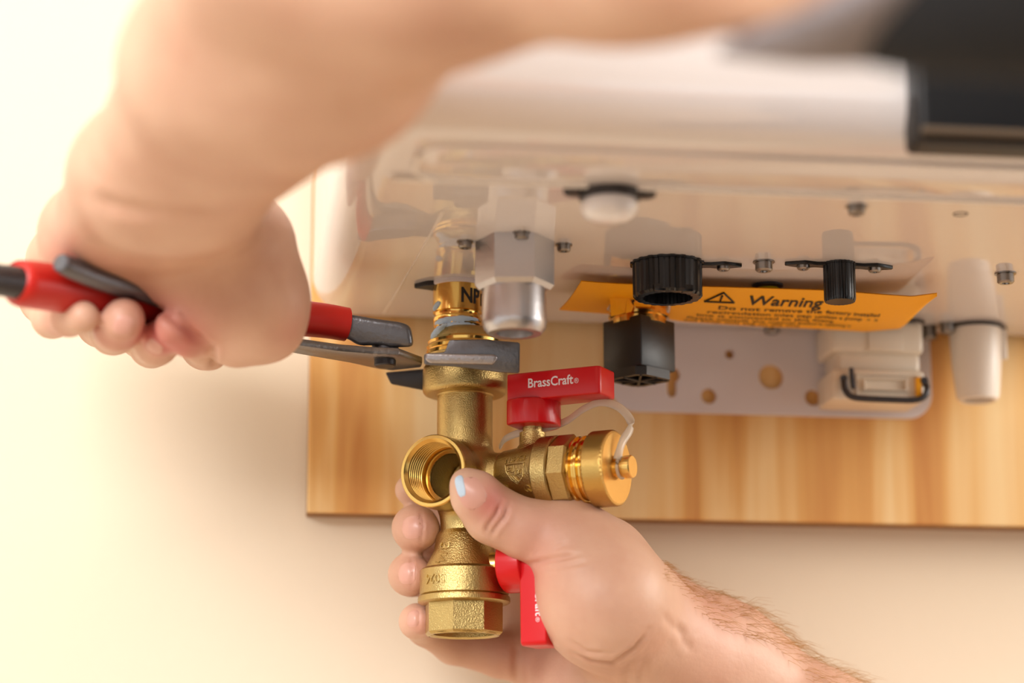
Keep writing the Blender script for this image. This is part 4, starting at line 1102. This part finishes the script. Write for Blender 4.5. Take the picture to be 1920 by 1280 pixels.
# ---- shirt: torso, right sleeve and the loose left sleeve with its grey hem
PEL = np.array([.56, -.86, .93]); CH = (SHL + SHR) / 2
sd = (SHR - SHL) / np.linalg.norm(SHR - SHL)
tor = [cone(PEL - sd * .07, CH - sd * .075 - np.array([0, .02, .13]), .105, .115, .04), cone(PEL + sd * .07, CH + sd * .075 - np.array([0, .02, .13]), .105, .115, .04),
       cone(CH - sd * .09 - np.array([0, .02, .13]), SHL + sd * .02 - np.array([0, 0, .01]), .105, .066, .05), cone(CH + sd * .09 - np.array([0, .02, .13]), SHR - sd * .02 - np.array([0, 0, .01]), .105, .066, .05),
       cone(SHL, SHR, .062, .062, .03), cone(NB - np.array([0, 0, .06]), NB - np.array([0, 0, .02]), .085, .074, .04),
       cone(SHR, SHR * .5 + elbow_r * .5, .066, .060, .03)]
shirt = obj('shirt', sdf_mesh([(0, tor)], 0.006), 'shirt', person, angle=180, label='black cotton shirt')
kn_ = [P(1180, -150, .745), P(1560, -130, .70), SHL]
us_ = float(960 + FPX * ((SHL - CAM) @ rgt) / ((SHL - CAM) @ fwd))
def axis_at(u):
    if u < 1560: return kn_[0] + (kn_[1] - kn_[0]) * ((u - 1180) / 380)
    return kn_[1] + (kn_[2] - kn_[1]) * ((u - 1560) / (us_ - 1560)) * 1.0
adir = kn_[2] - kn_[1]; adir /= np.linalg.norm(adir)
dnv = -upv - adir * (-upv).dot(adir); dnv /= np.linalg.norm(dnv); frv = np.cross(adir, dnv); frv = frv if frv @ fwd < 0 else -frv
def sleeve(rows, n=48):
    V = []; F = []
    for (ub, k, um, rad) in rows:
        for q in range(n):
            ph_ = 2 * math.pi * q / n; c_ = math.cos(ph_)
            u = min(ub + k * (1 - c_), um)
            V.append(axis_at(u) + (dnv * c_ * (1 + .004 * math.sin(7 * ph_)) + frv * math.sin(ph_)) * rad)
    for i in range(len(rows) - 1):
        for q in range(n):
            q2 = (q + 1) % n; F.append([i * n + q, i * n + q2, (i + 1) * n + q2, (i + 1) * n + q])
    return np.array(V), F
sl = obj('sleeve', sleeve([(1632, 432, 2190, .0400), (1720, 400, 2240, .0435), (1950, 300, 2350, .048), (2300, 150, 2500, .052), (2600, 60, 2680, .060), (2850, 10, 2860, .066)]), 'shirt', person, angle=180, label='loose black left sleeve')
obj('sleeve_hem', sleeve([(1365, 734, 2145, .0370), (1350, 734, 2140, .0385), (1352, 734, 2140, .0398), (1490, 585, 2165, .0402), (1640, 432, 2190, .0402), (1646, 432, 2192, .0385)]), 'hem', sl, angle=180, label='grey sleeve hem')
# ---- trousers and boots
hipd = sd * .085; fl0 = np.array([0, 0, 0.0])
legs = [cone(PEL - sd * .05 + np.array([0, 0, .06]), PEL + sd * .05 + np.array([0, 0, .06]), .118, .118, .03)]
for sg in (-1, 1):
    hp = PEL + hipd * sg; kn2 = np.array([hp[0] + sg * .03, hp[1] + .05, .50]); an = np.array([hp[0] + sg * .05, hp[1] - .0, .09])
    legs += [cone(hp, kn2, .100, .068, .03), cone(kn2, an, .068, .058, .03)]
    sh_ = sdf_mesh([(0, [cone(an + np.array([0, 0, .0]), an + np.array([0, -.02, -.045]), .050, .045, .02), cone(an + np.array([0, -.03, -.05]), an + np.array([-.03, .15, -.055]), .038, .034, .03)])], 0.005)
    obj('boot', sh_, 'leather', person, angle=180)
obj('trousers', sdf_mesh([(0, legs)], 0.007), 'denim', person, angle=180)

# ---- forearm hair on the upper edge of the right forearm
def hairs(vf, n, seed):
    rnd = random.Random(seed); V = np.asarray(vf[0]); Fq = np.array(vf[1])
    e1 = V[Fq[:, 2]] - V[Fq[:, 0]]; e2 = V[Fq[:, 3]] - V[Fq[:, 1]]; N = np.cross(e1, e2); N /= np.linalg.norm(N, axis=1)[:, None] + 1e-12
    cen = V[Fq].mean(1)
    q = cen - CAM; dd = q @ fwd; uu = 960 + FPX * (q @ rgt) / dd; vv = 640 - FPX * (q @ upv) / dd
    if (N * (cen - np.mean(cen, 0))).sum(1).mean() < 0: N = -N
    s = N @ upv * .85 + N @ rgt * .5
    ok = np.where((uu > 1240) & (uu < 1720) & (vv < 1330) & (s > .72))[0]
    al = (rgt * .85 - upv * .55)
    parts = []
    for _ in range(n):
        i = int(ok[rnd.randrange(len(ok))]); p = cen[i]; nn = N[i]
        t = min(1, max(0, (uu[i] - 1230) / 160)); L = (.005 + .010 * rnd.random()) * (.35 + .65 * t)
        d1 = nn * (.45 + .3 * rnd.random()) + al * (.7 + .5 * rnd.random()) + np.array([rnd.uniform(-.35, .35) for _ in range(3)])
        d1 /= np.linalg.norm(d1); d2 = d1 + al * .5 - nn * .35; d2 /= np.linalg.norm(d2)
        parts.append(tube([p - nn * .0003, p + d1 * L * .5, p + d1 * L * .5 + d2 * L * .5], [.00009, .00008, .00003], 3))
    return join(*parts)
obj('arm_hair', hairs(RH, 750, 3), 'hair', body, kind='stuff', label='fine fair forearm hair')
